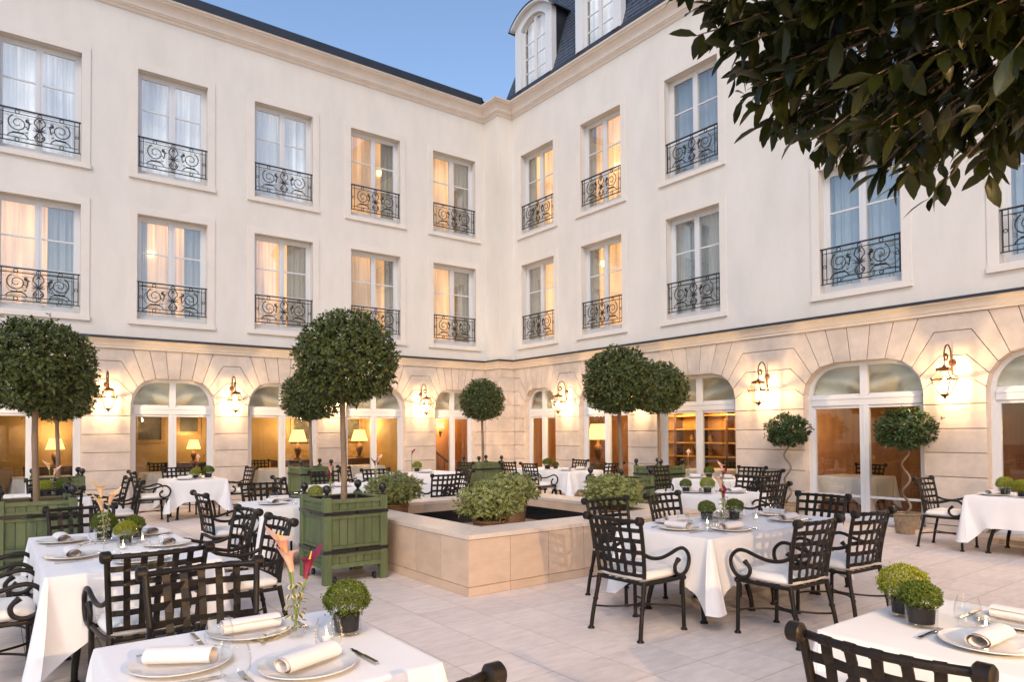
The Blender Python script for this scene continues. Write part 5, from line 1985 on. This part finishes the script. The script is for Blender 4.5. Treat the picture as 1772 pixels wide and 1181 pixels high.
ball_tree(10.95, 9.52, 2.46, 1.03, 0, 'farther green planter box by the right wing', 'rear topiary tree of the right pair', .96, 5)


# ------------------------------------------------------------------ wicker baskets
def basket_mesh(r0, r1, h_, rows, name):
    n = 72
    v, f = [], []
    for j in range(rows * 2 + 1):
        t = j / (rows * 2)
        for i in range(n):
            a = 2 * math.pi * i / n
            rr = r0 + (r1 - r0) * t
            ph = 1 if (j // 2) % 2 else -1
            rr += (.006 * ph * math.cos(a * 18)) + (.004 if j % 2 else -.003)
            v.append((rr * math.cos(a), rr * math.sin(a), h_ * t))
    for j in range(rows * 2):
        for i in range(n):
            f.append((j * n + i, j * n + (i + 1) % n, (j + 1) * n + (i + 1) % n, (j + 1) * n + i))
    f.append(tuple(range(n - 1, -1, -1)))
    mb = MB().add(v, f)
    for q in range(2):
        mb.tube([((r1 + .004) * math.cos(2 * math.pi * i / 40), (r1 + .004) * math.sin(2 * math.pi * i / 40), h_ + .008 * math.sin(i * 1.57 + q * math.pi)) for i in range(40)], .011, 6, closed=True)
    return mb.mesh(name, 60)


BASK = basket_mesh(.16, .19, .26, 12, 'basket'); BASK.materials.append(M['wicker'])
BASK2 = basket_mesh(.15, .185, .31, 16, 'basket'); BASK2.materials.append(M['wicker2'])
SOILD = MB().lathe([(.17, .20), (.001, .215)], 24, cap=False).mesh('soil'); SOILD.materials.append(M['soil'])
SHRUB = []
for sd_ in (5, 6):
    r_ = random.Random(sd_)
    it = crown_items(r_, 4400, .345, .042, .066, .42, lump=.13, inner=.35, flat=.45)
    it = [(Vector((p.x, p.y, p.z * .80)), d, u, l, w, t) for p, d, u, l, w, t in it]
    tw = MB()
    me_ = leaves('foliage', it, 3, .2, .25); me_.materials.append(M['varieg']); SHRUB.append(me_)
tw = MB()
r_ = random.Random(3)
for q in range(18):
    a = r_.uniform(0, 6.3); e_ = r_.uniform(.05, .24)
    tw.tube([(.03 * math.cos(a), .03 * math.sin(a), .2), (e_ * .6 * math.cos(a), e_ * .6 * math.sin(a), .38), (e_ * math.cos(a), e_ * math.sin(a), .55)], [.008, .006, .003], 5)
TWIGS = tw.mesh('twigs', 60); TWIGS.materials.append(M['bark'])


def shrub(x, y, z, sc, k_, rz, label, blabel):
    b = thing('wicker_basket', blabel, 'basket', (x, y, z), rz, 'wicker baskets in the fountain')
    obj('basket', BASK, None, b); obj('soil', SOILD, None, b)
    MB().tube([(.19 * math.cos(R(20)), -.02 + .19 * math.sin(R(a)) * 0, .24 + .10 * math.sin(R(a))) if False else (.0 + .09 * math.cos(R(a)), -.19, .25 + .09 * math.sin(R(a))) for a in range(0, 181, 20)], .010, 6).build('handle', 'wicker', b, 60)
    t = thing('variegated_shrub', label, 'shrub', (x, y, z), rz, 'variegated shrubs in baskets')
    obj('twigs', TWIGS, None, t)
    o = obj('foliage', SHRUB[k_ % 2], None, t, (0, 0, .47)); o.scale = (sc * 1.12, sc * 1.12, sc * .86)


shrub(4.66, 6.62, .33, 1.0, 0, .4, 'nearest bushy variegated shrub at the front corner of the fountain', 'wicker basket at the front corner of the fountain')
shrub(4.52, 8.72, .36, 1.0, 1, 2.0, 'variegated shrub left of the fountain behind the large planter', 'wicker basket at the left corner of the fountain')
shrub(5.85, 7.75, .34, .98, 1, 1.0, 'variegated shrub behind the nearest one inside the fountain', 'wicker basket standing in the water behind the nearest shrub')
shrub(6.60, 6.52, .33, 1.02, 0, 3.0, 'variegated shrub at the right corner of the fountain behind the chairs', 'wicker basket at the right corner of the fountain')

# ------------------------------------------------------------------ spiral-stemmed trees by the right wall
r_ = random.Random(77)
SPC = leaves('crown', crown_items(r_, 3600, .36, .055, .085, .36, lump=.16, inner=.45, flat=.5), 3, .25, .25); SPC.materials.append(M['leaf2'])
for x, y, sc, lb, bl in ((11.42, 6.95, 1.0, 'left small tree with a corkscrew stem against the stone pier', 'wicker basket of the left corkscrew tree'), (11.44, 4.95, 1.12, 'right small tree with a corkscrew stem before the glass door', 'pale wicker basket of the right corkscrew tree')):
    b = thing('wicker_basket', bl, 'basket', (x, y, 0.002 if y > 6 else .0), 0, 'wicker baskets by the wall')
    obj('basket', BASK2, None, b); o = obj('soil', SOILD, None, b, (0, 0, .06))
    t = thing('corkscrew_tree', lb, 'tree', (x, y, 0), 1.2 if y > 6 else 2.6, 'corkscrew stemmed trees')
    pth = [(.055 * math.cos(q * .62) * min(1, q / 4, (26 - q) / 3 + .2), .055 * math.sin(q * .62) * min(1, q / 4, (26 - q) / 3 + .2), .24 + 1.12 * q / 26) for q in range(27)]
    s_ = MB().tube(pth, [.021 - .006 * q / 26 for q in range(27)], 8)
    for q in range(12):
        d = rdir(r_); d.z = abs(d.z) * .7 + .1
        s_.tube([pth[-1], Vector(pth[-1]) + d * .16, Vector(pth[-1]) + d * .16 + (d + rdir(r_) * .6) * .14], [.009, .006, .003], 5)
    s_.build('trunk', 'bark', t, 60)
    o = obj('crown', SPC, None, t, (0, 0, 1.60)); o.scale = (sc, sc, sc * .86)

# ------------------------------------------------------------------ overhanging laurel, top right
lt = thing('laurel_tree', 'dark large leaved tree overhanging the top right corner', 'tree', (4.35, .35, 0))
r_ = random.Random(5)
tb = MB()
C0 = Vector((4.35, .35, 0))
tb.tube(cr([(0, 0, 0), (.03, .02, .9), (-.02, .05, 1.8), (-.1, .1, 2.6)], 5), [.09 - .003 * i for i in range(16)], 12)
tb.build('trunk', 'bark', lt, 60)
items = []
br = MB()
cen = Vector((-.39, .71, 4.07)); ax = Vector((1.62, 1.62, 1.20))
cnt = 0
while cnt < 760:
    d = rdir(r_)
    if cnt % 4 and (d.x > .5 or d.z > .55): continue
    q = .55 + .45 * r_.random() ** .6
    lum = 1 + .13 * noise.noise(d * 2.6 + Vector((7, 1, 3))) + .07 * noise.noise(d * 6)
    tip = cen + Vector((d.x * ax.x, d.y * ax.y, d.z * ax.z)) * q * lum
    tip.z += .16 * max(0, d.x * .8 - d.y * .6 + .3)
    root = cen * .82 + Vector((0, 0, .3)) + (tip - cen) * .35
    sp = (tip - root).normalized()
    sp = (sp + Vector((0, 0, -.35))).normalized()
    base = tip - sp * .34
    br.tube([base, (base + tip) / 2 + rdir(r_) * .015, tip], [.007, .005, .002], 5)
    for k_ in range(r_.randint(8, 12)):
        u = r_.random() ** .7
        p = base.lerp(tip, u)
        dd = (sp * .55 + rdir(r_) * .85 + Vector((0, 0, -.38))).normalized()
        l = r_.uniform(.10, .195)
        items.append((p, dd, Vector((0, 0, 1)) + rdir(r_) * .45, l, l * r_.uniform(.34, .43), min(1, max(0, .25 + .5 * r_.random()))))
    cnt += 1
for q in range(26):
    d = rdir(r_)
    tip = cen + Vector((d.x * ax.x, d.y * ax.y, d.z * ax.z)) * .7
    br.tube(cr([(-.1, .1, 2.6), cen * .55 + Vector((-.05, .05, 1.15)), cen.lerp(tip, .5), tip], 4), [.034 - .0022 * i for i in range(13)], 6)
br.build('branch', 'bark', lt, 60)
me_ = leaves('crown', items, 5, .22, .22); me_.materials.append(M['laurel'])
obj('crown', me_, None, lt)
